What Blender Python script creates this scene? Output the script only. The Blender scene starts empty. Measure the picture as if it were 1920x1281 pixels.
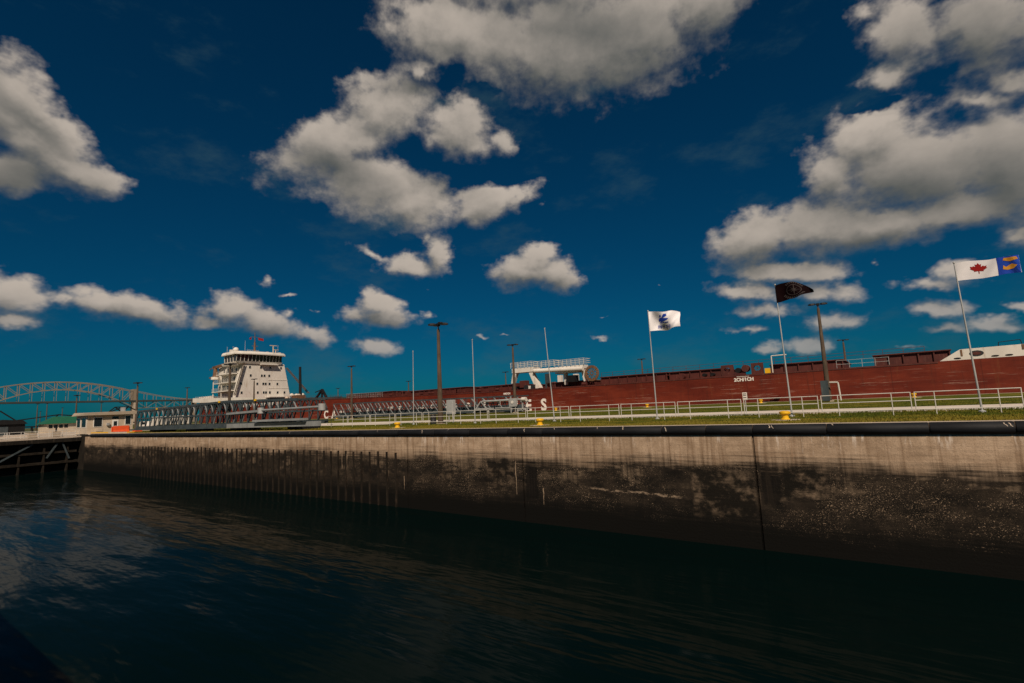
import bpy, bmesh, math, random
import numpy as np
from mathutils import Vector, Matrix
random.seed(7)
R = math.radians
S = bpy.context.scene
COL = S.collection

# ------------------------------------------------------------------ camera
cam_d = bpy.data.cameras.new('camera')
cam = bpy.data.objects.new('camera', cam_d); COL.objects.link(cam)
cam_d.sensor_width = 36; cam_d.lens = 18.0
cam_d.clip_start = 0.1; cam_d.clip_end = 20000
fw = Vector((-0.58652, 0.80011, 0.12573)); rt = Vector((0.80236, 0.59517, -0.04454)); up = Vector((0.11047, -0.07476, 0.99106))
m3 = Matrix((rt, up, -fw)).transposed()
cam.matrix_world = Matrix.Translation((0, 0, 1.45)) @ m3.to_4x4()
S.camera = cam
S.render.resolution_x, S.render.resolution_y = 1024, 683

# ------------------------------------------------------------------ sun
SUN_AZ = R(140)      # compass style: clockwise from +Y; behind the camera and to the right
SUN_EL = R(43)
sv = Vector((math.sin(SUN_AZ) * math.cos(SUN_EL), math.cos(SUN_AZ) * math.cos(SUN_EL), math.sin(SUN_EL)))
sd = bpy.data.lights.new('sun', 'SUN'); sd.energy = 4.6; sd.angle = R(0.5); sd.color = (1.0, 0.82, 0.64)
so = bpy.data.objects.new('sun', sd); COL.objects.link(so)
so.rotation_euler = sv.to_track_quat('Z', 'Y').to_euler(); so.location = (60, -60, 120)

# ------------------------------------------------------------------ world: Nishita sky with a layer of broken cumulus
CLOUDS = [(-1.4332, 0.4376, 0.0648, 0.0599, 1.565, 1), (-1.3903, 0.4015, 0.0784, 0.0514, 2.506, 1), (-1.3516, 0.3709, 0.0581, 0.0279, 2.918, 1), (-1.4385, 0.3521, 0.0667, 0.0352, -2.789, 1), (-0.8735, 0.5477, 0.1062, 0.0553, -2.948, 1), (-0.9659, 0.4794, 0.1361, 0.0615, -2.716, 1), (-0.9062, 0.4216, 0.1473, 0.0686, 2.88, 1), (-0.7232, 0.5231, 0.0852, 0.0551, 3.089, 1), (-0.636, 0.4994, 0.0553, 0.0497, -3.096, 0.4), (-0.8242, 0.3877, 0.1249, 0.0501, 3.054, 1), (-0.6852, 0.3881, 0.0867, 0.0369, -3.011, 1), (-0.6029, 0.4016, 0.0592, 0.0253, -2.897, 0.8), (-0.5552, 0.3823, 0.0238, 0.0214, 3.047, 0.5), (-0.761, 0.6778, 0.1067, 0.0599, -3.073, 1), (-0.7164, 0.6712, 0.1675, 0.073, 3.08, 1), (-0.5029, 0.6469, 0.257, 0.0932, 3.047, 1), (-0.3612, 0.6363, 0.1806, 0.0887, -3.039, 1), (-0.2239, 0.6605, 0.1097, 0.0569, -3.114, 1), (-0.5502, 0.753, 0.3794, 0.0681, 3.075, 1), (-0.7857, 0.6147, 0.0673, 0.0212, 3.072, 0.8), (-0.8975, 0.2983, 0.0571, 0.0149, 2.796, 0.8), (-0.8266, 0.2749, 0.0594, 0.0242, 2.952, 1), (-0.7687, 0.2971, 0.0401, 0.0263, 1.523, 1), (-0.7942, 0.3269, 0.021, 0.0178, -3.051, 0.6), (-0.5995, 0.2618, 0.0705, 0.0368, 3.09, 1), (-0.5362, 0.2509, 0.0466, 0.0388, 2.919, 1), (-0.5768, 0.2871, 0.0449, 0.0263, 3.082, 1), (-1.32, 0.1832, 0.0511, 0.0227, 3.097, 1), (-1.2559, 0.1784, 0.0528, 0.0254, 2.992, 1), (-1.3574, 0.186, 0.0271, 0.0141, 3.0, 0.8), (-1.4121, 0.1876, 0.0412, 0.0267, 2.921, 1), (-1.4181, 0.1512, 0.0294, 0.0104, -3.052, 1), (-1.4497, 0.1989, 0.0409, 0.0285, -2.926, 1), (-1.1344, 0.1875, 0.0426, 0.0328, -3.049, 1), (-1.0836, 0.1635, 0.0645, 0.0262, 2.897, 1), (-1.0081, 0.1468, 0.0384, 0.0194, 2.922, 1), (-1.1699, 0.1632, 0.0314, 0.0126, -3.094, 0.9), (-1.0865, 0.241, 0.026, 0.0185, 2.497, 0.6), (-1.0511, 0.2195, 0.0214, 0.0066, -3.091, 0.5), (-1.0489, 0.1835, 0.016, 0.0152, -2.915, 0.6), (-1.0037, 0.1886, 0.0166, 0.0078, -3.111, 0.4), (-0.8935, 0.2022, 0.0475, 0.0281, 3.069, 1), (-0.877, 0.1771, 0.0577, 0.0212, 3.052, 1), (-0.93, 0.1839, 0.031, 0.0239, -3.11, 1), (-0.7926, 0.1835, 0.0205, 0.0186, 2.459, 0.55), (-0.8944, 0.1238, 0.0432, 0.0171, 3.056, 1), (-0.6847, 0.136, 0.0231, 0.0073, 3.104, 0.6), (-0.6508, 0.142, 0.0189, 0.0062, 3.1, 0.5), (-0.464, 0.1225, 0.0327, 0.0072, 3.076, 0.55), (-0.4499, 0.1646, 0.0204, 0.0072, -2.955, 0.45), (-0.7914, 0.2315, 0.0249, 0.0071, 3.135, 0.45), (-1.4054, 0.1184, 0.012, 0.0038, -3.09, 0.4), (-0.3435, 0.2167, 0.0118, 0.0059, 3.025, 0.35), (0.0073, 0.3906, 0.0781, 0.0534, -3.102, 1), (0.069, 0.3291, 0.1315, 0.0797, 2.848, 1), (0.1634, 0.3088, 0.1075, 0.0849, 2.338, 1), (-0.0424, 0.3533, 0.0532, 0.0456, 1.983, 1), (-0.171, 0.2713, 0.0791, 0.0534, -3.135, 1), (-0.0754, 0.2708, 0.0901, 0.052, 2.989, 1), (0.0124, 0.2554, 0.0967, 0.0381, 3.103, 1), (0.1042, 0.2558, 0.0959, 0.0345, 3.03, 1), (0.0812, 0.516, 0.0869, 0.0572, 2.304, 0.8), (0.0309, 0.5613, 0.0466, 0.0319, 2.54, 0.5), (0.1654, 0.4851, 0.0882, 0.0559, 2.468, 0.9), (0.0469, 0.4715, 0.0597, 0.0286, 2.855, 0.7), (0.1878, 0.4061, 0.0636, 0.0371, 2.562, 0.5), (0.1575, 0.3909, 0.0831, 0.0264, 2.72, 0.6), (-0.1926, 0.1857, 0.0787, 0.0206, 2.967, 0.88), (-0.0791, 0.1648, 0.0618, 0.023, 2.983, 0.88), (-0.1535, 0.1477, 0.0625, 0.0167, 3.093, 0.88), (-0.0674, 0.1167, 0.0414, 0.015, 3.119, 0.98), (-0.1991, 0.1171, 0.0347, 0.0095, 3.038, 0.88), (-0.1684, 0.0811, 0.0301, 0.013, 3.053, 0.88), (-0.0996, 0.0801, 0.0543, 0.0197, 3.043, 0.88), (-0.1306, 0.2091, 0.1074, 0.0199, 2.979, 0.98), (0.0627, 0.1171, 0.04, 0.016, 2.98, 1), (0.072, 0.0851, 0.0354, 0.0111, 3.01, 0.93), (0.1241, 0.0836, 0.0417, 0.0122, 3.0, 0.88), (0.0245, 0.0647, 0.0249, 0.0074, 3.036, 0.68), (0.0672, 0.1553, 0.0471, 0.0143, 2.949, 0.98), (0.1053, 0.1669, 0.0367, 0.02, 2.899, 0.98), (0.1566, 0.105, 0.0148, 0.0103, 2.93, 0.88), (0.1637, 0.2051, 0.0347, 0.0189, -2.885, 0.78), (-0.0007, 0.2034, 0.0147, 0.0096, -2.397, 0.68)]
HOLES = [(-0.7308, 0.6039, 0.0335, 0.0261, -3.038), (-0.6715, 0.4498, 0.071, 0.0122, 3.06), (-0.6702, 0.5873, 0.0547, 0.0119, 2.935), (-0.8256, 0.3246, 0.039, 0.012, 2.914), (-0.0252, 0.4895, 0.0477, 0.0219, 2.768), (0.0279, 0.4366, 0.0629, 0.0091, 3.022)]
SHADES = [(0.0642, 0.2908, 0.1227, 0.0392, 3.017), (0.1641, 0.2718, 0.0788, 0.0519, 2.674), (-0.3666, 0.5856, 0.1905, 0.0381, -2.978), (-0.5529, 0.5822, 0.0996, 0.0337, 2.953), (-0.4463, 0.6562, 0.1324, 0.0304, 3.018), (-0.145, 0.2317, 0.0796, 0.0201, 3.066), (-0.0113, 0.2354, 0.0853, 0.0152, 3.132), (-0.9561, 0.4405, 0.0669, 0.0204, 2.918), (-0.7594, 0.4269, 0.0525, 0.0174, 2.852), (0.1616, 0.4595, 0.0743, 0.0428, 2.555), (-1.4163, 0.3509, 0.0663, 0.0218, -3.14), (-1.4093, 0.4209, 0.0557, 0.0116, 2.595), (-0.585, 0.2333, 0.0744, 0.0144, 3.02), (-0.889, 0.1691, 0.0593, 0.0101, 3.068), (-1.2762, 0.1643, 0.0614, 0.01, 3.035), (-1.1004, 0.15, 0.0761, 0.013, 2.934), (-0.7976, 0.5856, 0.0655, 0.0132, -3.096)]
def build_world():
    w = bpy.data.worlds.new('World'); S.world = w; w.use_nodes = True
    nt = w.node_tree; nt.nodes.clear()

    class G:
        def __init__(s, t): s.t = t
        def n(s, k, **kw):
            x = s.t.nodes.new(k)
            for a, v in kw.items(): setattr(x, a, v)
            return x
        def put(s, sock, v):
            if hasattr(v, 'is_output') or isinstance(v, bpy.types.NodeSocket): s.t.links.new(v, sock)
            elif v is not None: sock.default_value = v
        def m(s, op, a, b=None, c=None, clamp=False):
            x = s.n('ShaderNodeMath', operation=op, use_clamp=clamp)
            s.put(x.inputs[0], a); s.put(x.inputs[1], b); s.put(x.inputs[2], c)
            return x.outputs[0]
        def ss(s, v, a, b):
            x = s.n('ShaderNodeMapRange', interpolation_type='SMOOTHSTEP')
            s.put(x.inputs[0], v); x.inputs[1].default_value = a; x.inputs[2].default_value = b
            return x.outputs[0]
        def mix(s, f, a, b):
            x = s.n('ShaderNodeMix', data_type='RGBA')
            s.put(x.inputs[0], f); s.put(x.inputs[6], a); s.put(x.inputs[7], b)
            return x.outputs[2]

    # density of the cloud layer as a function of (azimuth, elevation), one small group for each patch of sky
    def density_group(clouds, holes, shades, loose):
        gt = bpy.data.node_groups.new('cloud_density', 'ShaderNodeTree')
        gt.interface.new_socket('p', in_out='INPUT', socket_type='NodeSocketVector')
        gt.interface.new_socket('d', in_out='OUTPUT', socket_type='NodeSocketFloat')
        gt.interface.new_socket('soft', in_out='OUTPUT', socket_type='NodeSocketFloat')
        gt.interface.new_socket('thick', in_out='OUTPUT', socket_type='NodeSocketFloat')
        g = G(gt); gi = g.n('NodeGroupInput'); go = g.n('NodeGroupOutput')
        def noise(src, scale, detail, rough, seed, stretch=1.35):
            x = g.n('ShaderNodeTexNoise', noise_dimensions='2D')
            mp = g.n('ShaderNodeVectorMath', operation='MULTIPLY_ADD'); gt.links.new(src, mp.inputs[0])
            mp.inputs[1].default_value = (1, stretch, 0); mp.inputs[2].default_value = (seed, seed * .7, 0)
            gt.links.new(mp.outputs[0], x.inputs['Vector'])
            x.inputs['Scale'].default_value = scale; x.inputs['Detail'].default_value = detail; x.inputs['Roughness'].default_value = rough
            return x
        wn = noise(gi.outputs[0], 26.0, 3, 0.55, 3.1)           # domain warp, so that outlines are not ellipses
        wv = g.n('ShaderNodeVectorMath', operation='SUBTRACT'); gt.links.new(wn.outputs['Color'], wv.inputs[0]); wv.inputs[1].default_value = (.5, .5, .5)
        pw = g.n('ShaderNodeVectorMath', operation='MULTIPLY_ADD'); gt.links.new(wv.outputs[0], pw.inputs[0]); pw.inputs[1].default_value = (.036, .024, 0); gt.links.new(gi.outputs[0], pw.inputs[2])
        def ell(c):
            mp = g.n('ShaderNodeMapping', vector_type='TEXTURE'); gt.links.new(pw.outputs[0], mp.inputs['Vector'])
            mp.inputs['Location'].default_value = (c[0], c[1], 0); mp.inputs['Rotation'].default_value = (0, 0, c[4]); mp.inputs['Scale'].default_value = (c[2], c[3], 1)
            ln = g.n('ShaderNodeVectorMath', operation='LENGTH'); gt.links.new(mp.outputs[0], ln.inputs[0])
            return ln.outputs['Value']
        cur = None
        for c in clouds:
            l = ell(c)
            rr = math.sqrt(c[2] * c[3]); fs_ = max(.62, min(1, (rr / .055) ** .6))     # small puffs are thin and soft
            if fs_ < 1: l = g.m('MULTIPLY_ADD', l, fs_, 1 - fs_)
            if c[5] < 1: l = g.m('ADD', l, (1 - c[5]) * 0.85)
            cur = l if cur is None else g.m('SMOOTH_MIN', cur, l, 0.25)
        s = g.m('SUBTRACT', 1.0, cur) if cur is not None else g.m('SUBTRACT', -3.0, 0.0)
        if loose:      # broken cloud of the same kind everywhere the photograph does not reach
            bn = noise(gi.outputs[0], 3.2, 5, 0.55, 11.0)
            s = g.m('SMOOTH_MAX', s, g.m('MULTIPLY_ADD', bn.outputs['Fac'], 7.0, -4.1), 0.2)
        for hl in holes:
            s = g.m('SMOOTH_MIN', s, g.m('MULTIPLY_ADD', ell(hl), 0.9, -0.75), 0.2)
        s = g.m('MAXIMUM', s, -1.5)
        f0 = noise(gi.outputs[0], 13.0, 4, 0.55, 0.0)
        sm = g.m('ADD', s, g.m('MULTIPLY_ADD', f0.outputs['Fac'], 0.95, -0.475 + 0.10))
        gt.links.new(sm, go.inputs[1])
        fn = noise(gi.outputs[0], 34.0, 6, 0.58, 5.0)
        s = g.m('ADD', sm, g.m('MULTIPLY_ADD', fn.outputs['Fac'], 0.5, -0.25))
        gt.links.new(s, go.inputs[0])
        th = None                                   # where the cloud is deep and its underside grey
        for c in shades:
            l = ell(c); th = l if th is None else g.m('SMOOTH_MIN', th, l, 0.4)
        if th is None: th = g.m('ADD', 9.0, 0.0)
        th = g.m('ADD', g.m('SUBTRACT', 1.25, th), g.m('MULTIPLY_ADD', f0.outputs['Fac'], 1.1, -0.55))
        gt.links.new(th, go.inputs[2])
        return gt

    g = G(nt)
    tc = g.n('ShaderNodeTexCoord'); sp = g.n('ShaderNodeSeparateXYZ'); nt.links.new(tc.outputs['Generated'], sp.inputs[0])
    az = g.m('ARCTAN2', sp.outputs[0], sp.outputs[1]); el = g.m('ARCSINE', sp.outputs[2])
    p = g.n('ShaderNodeCombineXYZ'); nt.links.new(az, p.inputs[0]); nt.links.new(el, p.inputs[1])
    sky = g.n('ShaderNodeTexSky', sky_type='NISHITA', sun_disc=False, sun_elevation=SUN_EL, sun_rotation=SUN_AZ)
    sky.air_density = 0.95; sky.dust_density = 0.6; sky.ozone_density = 3.0; sky.altitude = 200
    tint = g.n('ShaderNodeMix', data_type='RGBA', blend_type='MULTIPLY'); tint.inputs[0].default_value = 1
    nt.links.new(sky.outputs[0], tint.inputs[6]); tint.inputs[7].default_value = SKY_TINT
    vn = g.n('ShaderNodeTexNoise', noise_dimensions='2D'); vm = g.n('ShaderNodeMapping'); nt.links.new(p.outputs[0], vm.inputs['Vector'])
    vm.inputs['Rotation'].default_value = (0, 0, R(35)); vm.inputs['Scale'].default_value = (4.0, 9.0, 1); nt.links.new(vm.outputs[0], vn.inputs['Vector'])
    vn.inputs['Scale'].default_value = 1; vn.inputs['Detail'].default_value = 7; vn.inputs['Roughness'].default_value = .62
    veil = g.m('MULTIPLY', g.ss(vn.outputs['Fac'], .52, .78), .30)
    sky_col = g.mix(veil, tint.outputs[2], (0.5, 1.0, 1.1, 1))
    haze = g.m('MULTIPLY_ADD', g.ss(el, 0.02, 0.22), 0.5, 0.5)     # low cloud loses contrast in the air near the horizon

    def leaf(clouds, holes, shades, loose):
        bg = g.n('ShaderNodeBackground'); bg.inputs['Strength'].default_value = 0.1
        if not clouds and not loose:
            nt.links.new(sky_col, bg.inputs[0]); return bg.outputs[0]
        gt = density_group(clouds, holes, shades, loose)
        def dens(off):
            q = p.outputs[0]
            if off:
                a = g.n('ShaderNodeVectorMath', operation='ADD'); nt.links.new(q, a.inputs[0]); a.inputs[1].default_value = off; q = a.outputs[0]
            x = g.n('ShaderNodeGroup'); x.node_tree = gt; nt.links.new(q, x.inputs[0]); return x.outputs
        d0, s0, th = dens(None); s1 = dens((0.010, 0.024, 0))[1]
        slope = g.m('TANH', g.m('MULTIPLY', g.m('SUBTRACT', s0, s1), 1.9))
        wid = g.m('MULTIPLY_ADD', slope, -0.24, 0.72)                      # sunlit tops are crisp, undersides melt away
        ax = g.m('DIVIDE', g.m('ADD', d0, 0.05), wid, clamp=True)
        ax = g.m('MULTIPLY', g.m('MULTIPLY', ax, ax), g.m('MULTIPLY_ADD', ax, -2.0, 3.0))
        alpha = g.m('MULTIPLY', ax, haze)
        lit = g.m('MULTIPLY_ADD', slope, 0.40, 0.58)
        lit = g.m('ADD', lit, g.m('MULTIPLY', g.ss(d0, 0.25, 1.4), -0.14))
        lit = g.m('MULTIPLY', lit, g.m('MULTIPLY_ADD', g.ss(th, -1.1, 1.5), -0.72, 1.0), clamp=True)
        ccol = g.mix(lit, CLOUD_DARK, CLOUD_LIT)
        nt.links.new(g.mix(alpha, sky_col, ccol), bg.inputs[0])
        return bg.outputs[0]

    def reach(c, m=1.95):
        ca, sa = abs(math.cos(c[4])), abs(math.sin(c[4]))
        hx = (c[2] * ca + c[3] * sa) * m + .03; hy = (c[2] * sa + c[3] * ca) * m + .025
        return c[0] - hx, c[0] + hx, c[1] - hy, c[1] + hy
    def mixs(f, a, b):
        x = g.n('ShaderNodeMixShader'); nt.links.new(f, x.inputs[0]); nt.links.new(a, x.inputs[1]); nt.links.new(b, x.inputs[2]); return x.outputs[0]
    def tree(box, depth):
        x0, x1, y0, y1 = box
        inb = lambda c: (lambda r: r[0] < x1 and r[1] > x0 and r[2] < y1 and r[3] > y0)(reach(c))
        cl = [c for c in CLOUDS if inb(c)]; hl = [h for h in HOLES if inb(h)]
        if len(cl) <= 7 or depth >= 6: return leaf(cl, hl, [h for h in SHADES if inb(h)], False)
        best = None
        for axis, lo, hi in ((0, x0, x1), (1, y0, y1)):
            for k in range(1, 12):
                sv_ = lo + (hi - lo) * k / 12
                na = sum(1 for c in cl if reach(c)[2 * axis] < sv_); nb = sum(1 for c in cl if reach(c)[2 * axis + 1] > sv_)
                cost = na * (sv_ - lo) + nb * (hi - sv_); cost /= (hi - lo)
                if best is None or cost < best[0]: best = (cost, axis, sv_)
        _, axis, sv_ = best
        ba, bb = list(box), list(box)
        ba[2 * axis + 1] = sv_; bb[2 * axis] = sv_
        A, B = tree(tuple(ba), depth + 1), tree(tuple(bb), depth + 1)
        return mixs(g.m('GREATER_THAN', az if axis == 0 else el, sv_), A, B)
    BOX = (R(-100), R(28), 0.0, R(50))
    inside = tree(BOX, 0)
    f = g.m('MULTIPLY', g.m('MULTIPLY', g.m('GREATER_THAN', az, BOX[0]), g.m('LESS_THAN', az, BOX[1])), g.m('LESS_THAN', el, BOX[3]))
    sky_up = mixs(f, leaf([], [], [], True), inside)
    low = g.n('ShaderNodeBackground'); low.inputs['Strength'].default_value = 0.1; nt.links.new(sky_col, low.inputs[0])
    ow = g.n('ShaderNodeOutputWorld'); nt.links.new(mixs(g.m('GREATER_THAN', el, 0.0), low.outputs[0], sky_up), ow.inputs[0])
    try: w.cycles.sampling_method = 'MANUAL'; w.cycles.sample_map_resolution = 512
    except Exception: pass
SKY_TINT = (0.006, 0.152, 0.224, 1)
CLOUD_DARK = (0.55, 0.68, 0.70, 1); CLOUD_LIT = (5.2, 4.5, 3.85, 1)
build_world()

vs = S.view_settings
vs.view_transform = 'Standard'; vs.look = 'None'; vs.exposure = 0.0; vs.gamma = 1.0; vs.use_curve_mapping = False
S.render.engine = 'CYCLES'
S.cycles.max_bounces = 6; S.cycles.transparent_max_bounces = 6
S.cycles.use_denoising = True

# ------------------------------------------------------------------ helpers
ORG = {}
def tag(o, label=None, cat=None, group=None, kind=None):
    if label: o['label'] = label
    if cat: o['category'] = cat
    if group: o['group'] = group
    if kind: o['kind'] = kind
    return o
def thing(name, label, cat, loc=(0, 0, 0), group=None):
    o = bpy.data.objects.new(name, None); COL.objects.link(o); o.location = loc; o.empty_display_size = 0.3
    ORG[o] = Vector(loc)
    return tag(o, label, cat, group)
def copy_tree(o, parent=None, label=None, loc=None):
    c = o.copy(); COL.objects.link(c); c.parent = parent
    if label: c['label'] = label
    if loc is not None: c.location = loc
    for ch in o.children: copy_tree(ch, c)
    return c

class MB:
    def __init__(s): s.v = []; s.f = []
    def add(s, vs, fs):
        b = len(s.v); s.v += [tuple(v) for v in vs]; s.f += [tuple(b + i for i in f) for f in fs]; return s
    def hexa(s, p):   # 8 points: bottom 4 ccw, top 4 ccw
        return s.add(p, [(3, 2, 1, 0), (4, 5, 6, 7), (0, 1, 5, 4), (1, 2, 6, 5), (2, 3, 7, 6), (3, 0, 4, 7)])
    def box(s, x0, x1, y0, y1, z0, z1):
        return s.hexa([(x0, y0, z0), (x1, y0, z0), (x1, y1, z0), (x0, y1, z0), (x0, y0, z1), (x1, y0, z1), (x1, y1, z1), (x0, y1, z1)])
    def bar(s, a, b, w, h=None, upv=(0, 0, 1)):
        a, b = Vector(a), Vector(b); d = (b - a).normalized(); h = h or w
        u = Vector(upv)
        if abs(d.dot(u)) > .98: u = Vector((1, 0, 0))
        sx = d.cross(u).normalized() * (w / 2); sy = sx.cross(d).normalized() * (h / 2)
        return s.hexa([a - sx - sy, a + sx - sy, b + sx - sy, b - sx - sy, a - sx + sy, a + sx + sy, b + sx + sy, b - sx + sy])
    def tube(s, a, b, r0, r1=None, n=10, cap=True):
        a, b = Vector(a), Vector(b); d = (b - a).normalized(); r1 = r0 if r1 is None else r1
        u = Vector((0, 0, 1)) if abs(d.z) < .9 else Vector((1, 0, 0))
        x = d.cross(u).normalized(); y = x.cross(d)
        vs = []
        for c, r in ((a, r0), (b, r1)):
            for i in range(n):
                t = 2 * math.pi * i / n; vs.append(c + x * (r * math.cos(t)) + y * (r * math.sin(t)))
        fs = [(i, (i + 1) % n, n + (i + 1) % n, n + i) for i in range(n)]
        if cap: fs += [tuple(range(n - 1, -1, -1)), tuple(range(n, 2 * n))]
        return s.add(vs, fs)
    def path(s, pts, r, n=8):
        for a, b in zip(pts[:-1], pts[1:]): s.tube(a, b, r, n=n)
        return s
    def lathe(s, prof, c=(0, 0, 0), n=16):
        vs = []; fs = []
        for r, z in prof:
            for i in range(n):
                t = 2 * math.pi * i / n; vs.append((c[0] + r * math.cos(t), c[1] + r * math.sin(t), c[2] + z))
        for k in range(len(prof) - 1):
            for i in range(n):
                j = (i + 1) % n; fs.append((k * n + i, k * n + j, (k + 1) * n + j, (k + 1) * n + i))
        fs.append(tuple(range(n - 1, -1, -1))); m = (len(prof) - 1) * n; fs.append(tuple(range(m, m + n)))
        return s.add(vs, fs)
    def prism_y(s, poly, y0, y1):     # polygon in (x, z), extruded along y
        n = len(poly)
        return s.add([(x, y0, z) for x, z in poly] + [(x, y1, z) for x, z in poly],
                     [tuple(range(n)), tuple(range(2 * n - 1, n - 1, -1))] + [(i, n + i, n + (i + 1) % n, (i + 1) % n) for i in range(n)])
    def prism_x(s, poly, x0, x1):     # polygon in (y, z), extruded along x
        n = len(poly)
        return s.add([(x0, y, z) for y, z in poly] + [(x1, y, z) for y, z in poly],
                     [tuple(range(n - 1, -1, -1)), tuple(range(n, 2 * n))] + [(i, (i + 1) % n, n + (i + 1) % n, n + i) for i in range(n)])
    def sphere(s, c, rx, ry=None, rz=None, n=12, m=8):
        ry = ry or rx; rz = rz or rx
        prof = [(math.sin(math.pi * k / m), -math.cos(math.pi * k / m)) for k in range(m + 1)]
        vs = []; fs = []
        for r, z in prof:
            for i in range(n):
                t = 2 * math.pi * i / n; vs.append((c[0] + rx * r * math.cos(t), c[1] + ry * r * math.sin(t), c[2] + rz * z))
        for k in range(m):
            for i in range(n):
                j = (i + 1) % n; fs.append((k * n + i, k * n + j, (k + 1) * n + j, (k + 1) * n + i))
        return s.add(vs, fs)
    def build(s, name, m, parent=None, smooth=False, bevel=0, fix=True):
        o0 = ORG.get(parent, Vector((0, 0, 0))) if parent is not None else Vector((0, 0, 0))
        me = bpy.data.meshes.new(name)
        me.from_pydata([(x - o0.x, y - o0.y, z - o0.z) for x, y, z in s.v], [], s.f)
        if fix or bevel:
            bm = bmesh.new(); bm.from_mesh(me)
            if fix: bmesh.ops.recalc_face_normals(bm, faces=bm.faces)
            if bevel:
                bmesh.ops.bevel(bm, geom=[e for e in bm.edges if len(e.link_faces) == 2 and e.calc_face_angle(0) > .6], offset=bevel, segments=2, affect='EDGES')
            bm.to_mesh(me); bm.free()
        if smooth:
            me.shade_smooth()
            try: me.set_sharp_from_angle(angle=R(40))
            except Exception: pass
        me.materials.append(m)
        o = bpy.data.objects.new(name, me); COL.objects.link(o)
        if parent is not None: o.parent = parent; ORG[o] = ORG.get(parent, Vector((0, 0, 0)))
        return o
def single(mb, name, m, label, cat, loc=(0, 0, 0), group=None, **kw):   # a thing that is one mesh
    o0 = Vector(loc); mb.v = [(x - o0.x, y - o0.y, z - o0.z) for x, y, z in mb.v]
    o = mb.build(name, m, None, **kw); o.location = loc; return tag(o, label, cat, group)

# ------------------------------------------------------------------ materials
class N:
    def __init__(s, name):
        s.m = bpy.data.materials.new(name); s.m.use_nodes = True; s.t = s.m.node_tree
        s.b = s.t.nodes['Principled BSDF']
        s.geo = None
    def n(s, k, **kw):
        x = s.t.nodes.new(k)
        for a, v in kw.items(): setattr(x, a, v)
        return x
    def put(s, sock, v):
        if isinstance(v, bpy.types.NodeSocket): s.t.links.new(v, sock)
        elif v is not None:
            sock.default_value = (tuple(v) + (1,)) if (isinstance(v, tuple) and len(v) == 3 and sock.type == 'RGBA') else v
    def math(s, op, a, b=None, c=None, clamp=False):
        x = s.n('ShaderNodeMath', operation=op, use_clamp=clamp)
        s.put(x.inputs[0], a); s.put(x.inputs[1], b); s.put(x.inputs[2], c); return x.outputs[0]
    def ss(s, v, a, b):
        x = s.n('ShaderNodeMapRange', interpolation_type='SMOOTHSTEP'); s.put(x.inputs[0], v); x.inputs[1].default_value = a; x.inputs[2].default_value = b; return x.outputs[0]
    def mix(s, f, a, b, mode='MIX'):
        x = s.n('ShaderNodeMix', data_type='RGBA', blend_type=mode); s.put(x.inputs[0], f); s.put(x.inputs[6], a); s.put(x.inputs[7], b); return x.outputs[2]
    def pos(s, world=True):
        if world:
            if s.geo is None: s.geo = s.n('ShaderNodeNewGeometry')
            return s.geo.outputs['Position']
        return s.n('ShaderNodeTexCoord').outputs['Object']
    def xyz(s, v):
        x = s.n('ShaderNodeSeparateXYZ'); s.put(x.inputs[0], v); return x.outputs
    def noise(s, v, scale=(1, 1, 1), detail=4, rough=.55, off=(0, 0, 0)):
        mp = s.n('ShaderNodeVectorMath', operation='MULTIPLY_ADD'); s.put(mp.inputs[0], v); mp.inputs[1].default_value = scale if isinstance(scale, tuple) else (scale,) * 3; mp.inputs[2].default_value = off
        x = s.n('ShaderNodeTexNoise'); s.put(x.inputs['Vector'], mp.outputs[0]); x.inputs['Scale'].default_value = 1
        x.inputs['Detail'].default_value = detail; x.inputs['Roughness'].default_value = rough; return x.outputs['Fac']
    def bump(s, h, strength=.3, dist=.02):
        x = s.n('ShaderNodeBump'); s.put(x.inputs['Height'], h); x.inputs['Strength'].default_value = strength; x.inputs['Distance'].default_value = dist
        s.put(s.b.inputs['Normal'], x.outputs[0]); return s
    def done(s, col, rough=.7, metal=0, spec=.4):
        s.put(s.b.inputs['Base Color'], col); s.put(s.b.inputs['Roughness'], rough); s.b.inputs['Metallic'].default_value = metal
        s.b.inputs['Specular IOR Level'].default_value = spec
        return s.m
def paint(name, col, rough=.55, var=.35, scale=1.5, dirt=None, metal=0, spec=.4, streak=True):
    k = N(name); p = k.pos()
    a = k.noise(p, (scale, scale, scale * .5 if streak else scale), 5, .6)
    b = k.noise(p, (scale * 5, scale * 5, scale * (1 if streak else 5)), 3, .6, (3, 7, 1))
    dk = tuple(c * (1 - var) for c in col)
    c = k.mix(k.ss(a, .3, .7), dk, tuple(col))
    if dirt: c = k.mix(k.math('MULTIPLY', k.ss(b, .55, .75), .7), c, dirt)
    k.bump(b, .15, .01)
    return k.done(c, rough, metal, spec)

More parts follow.
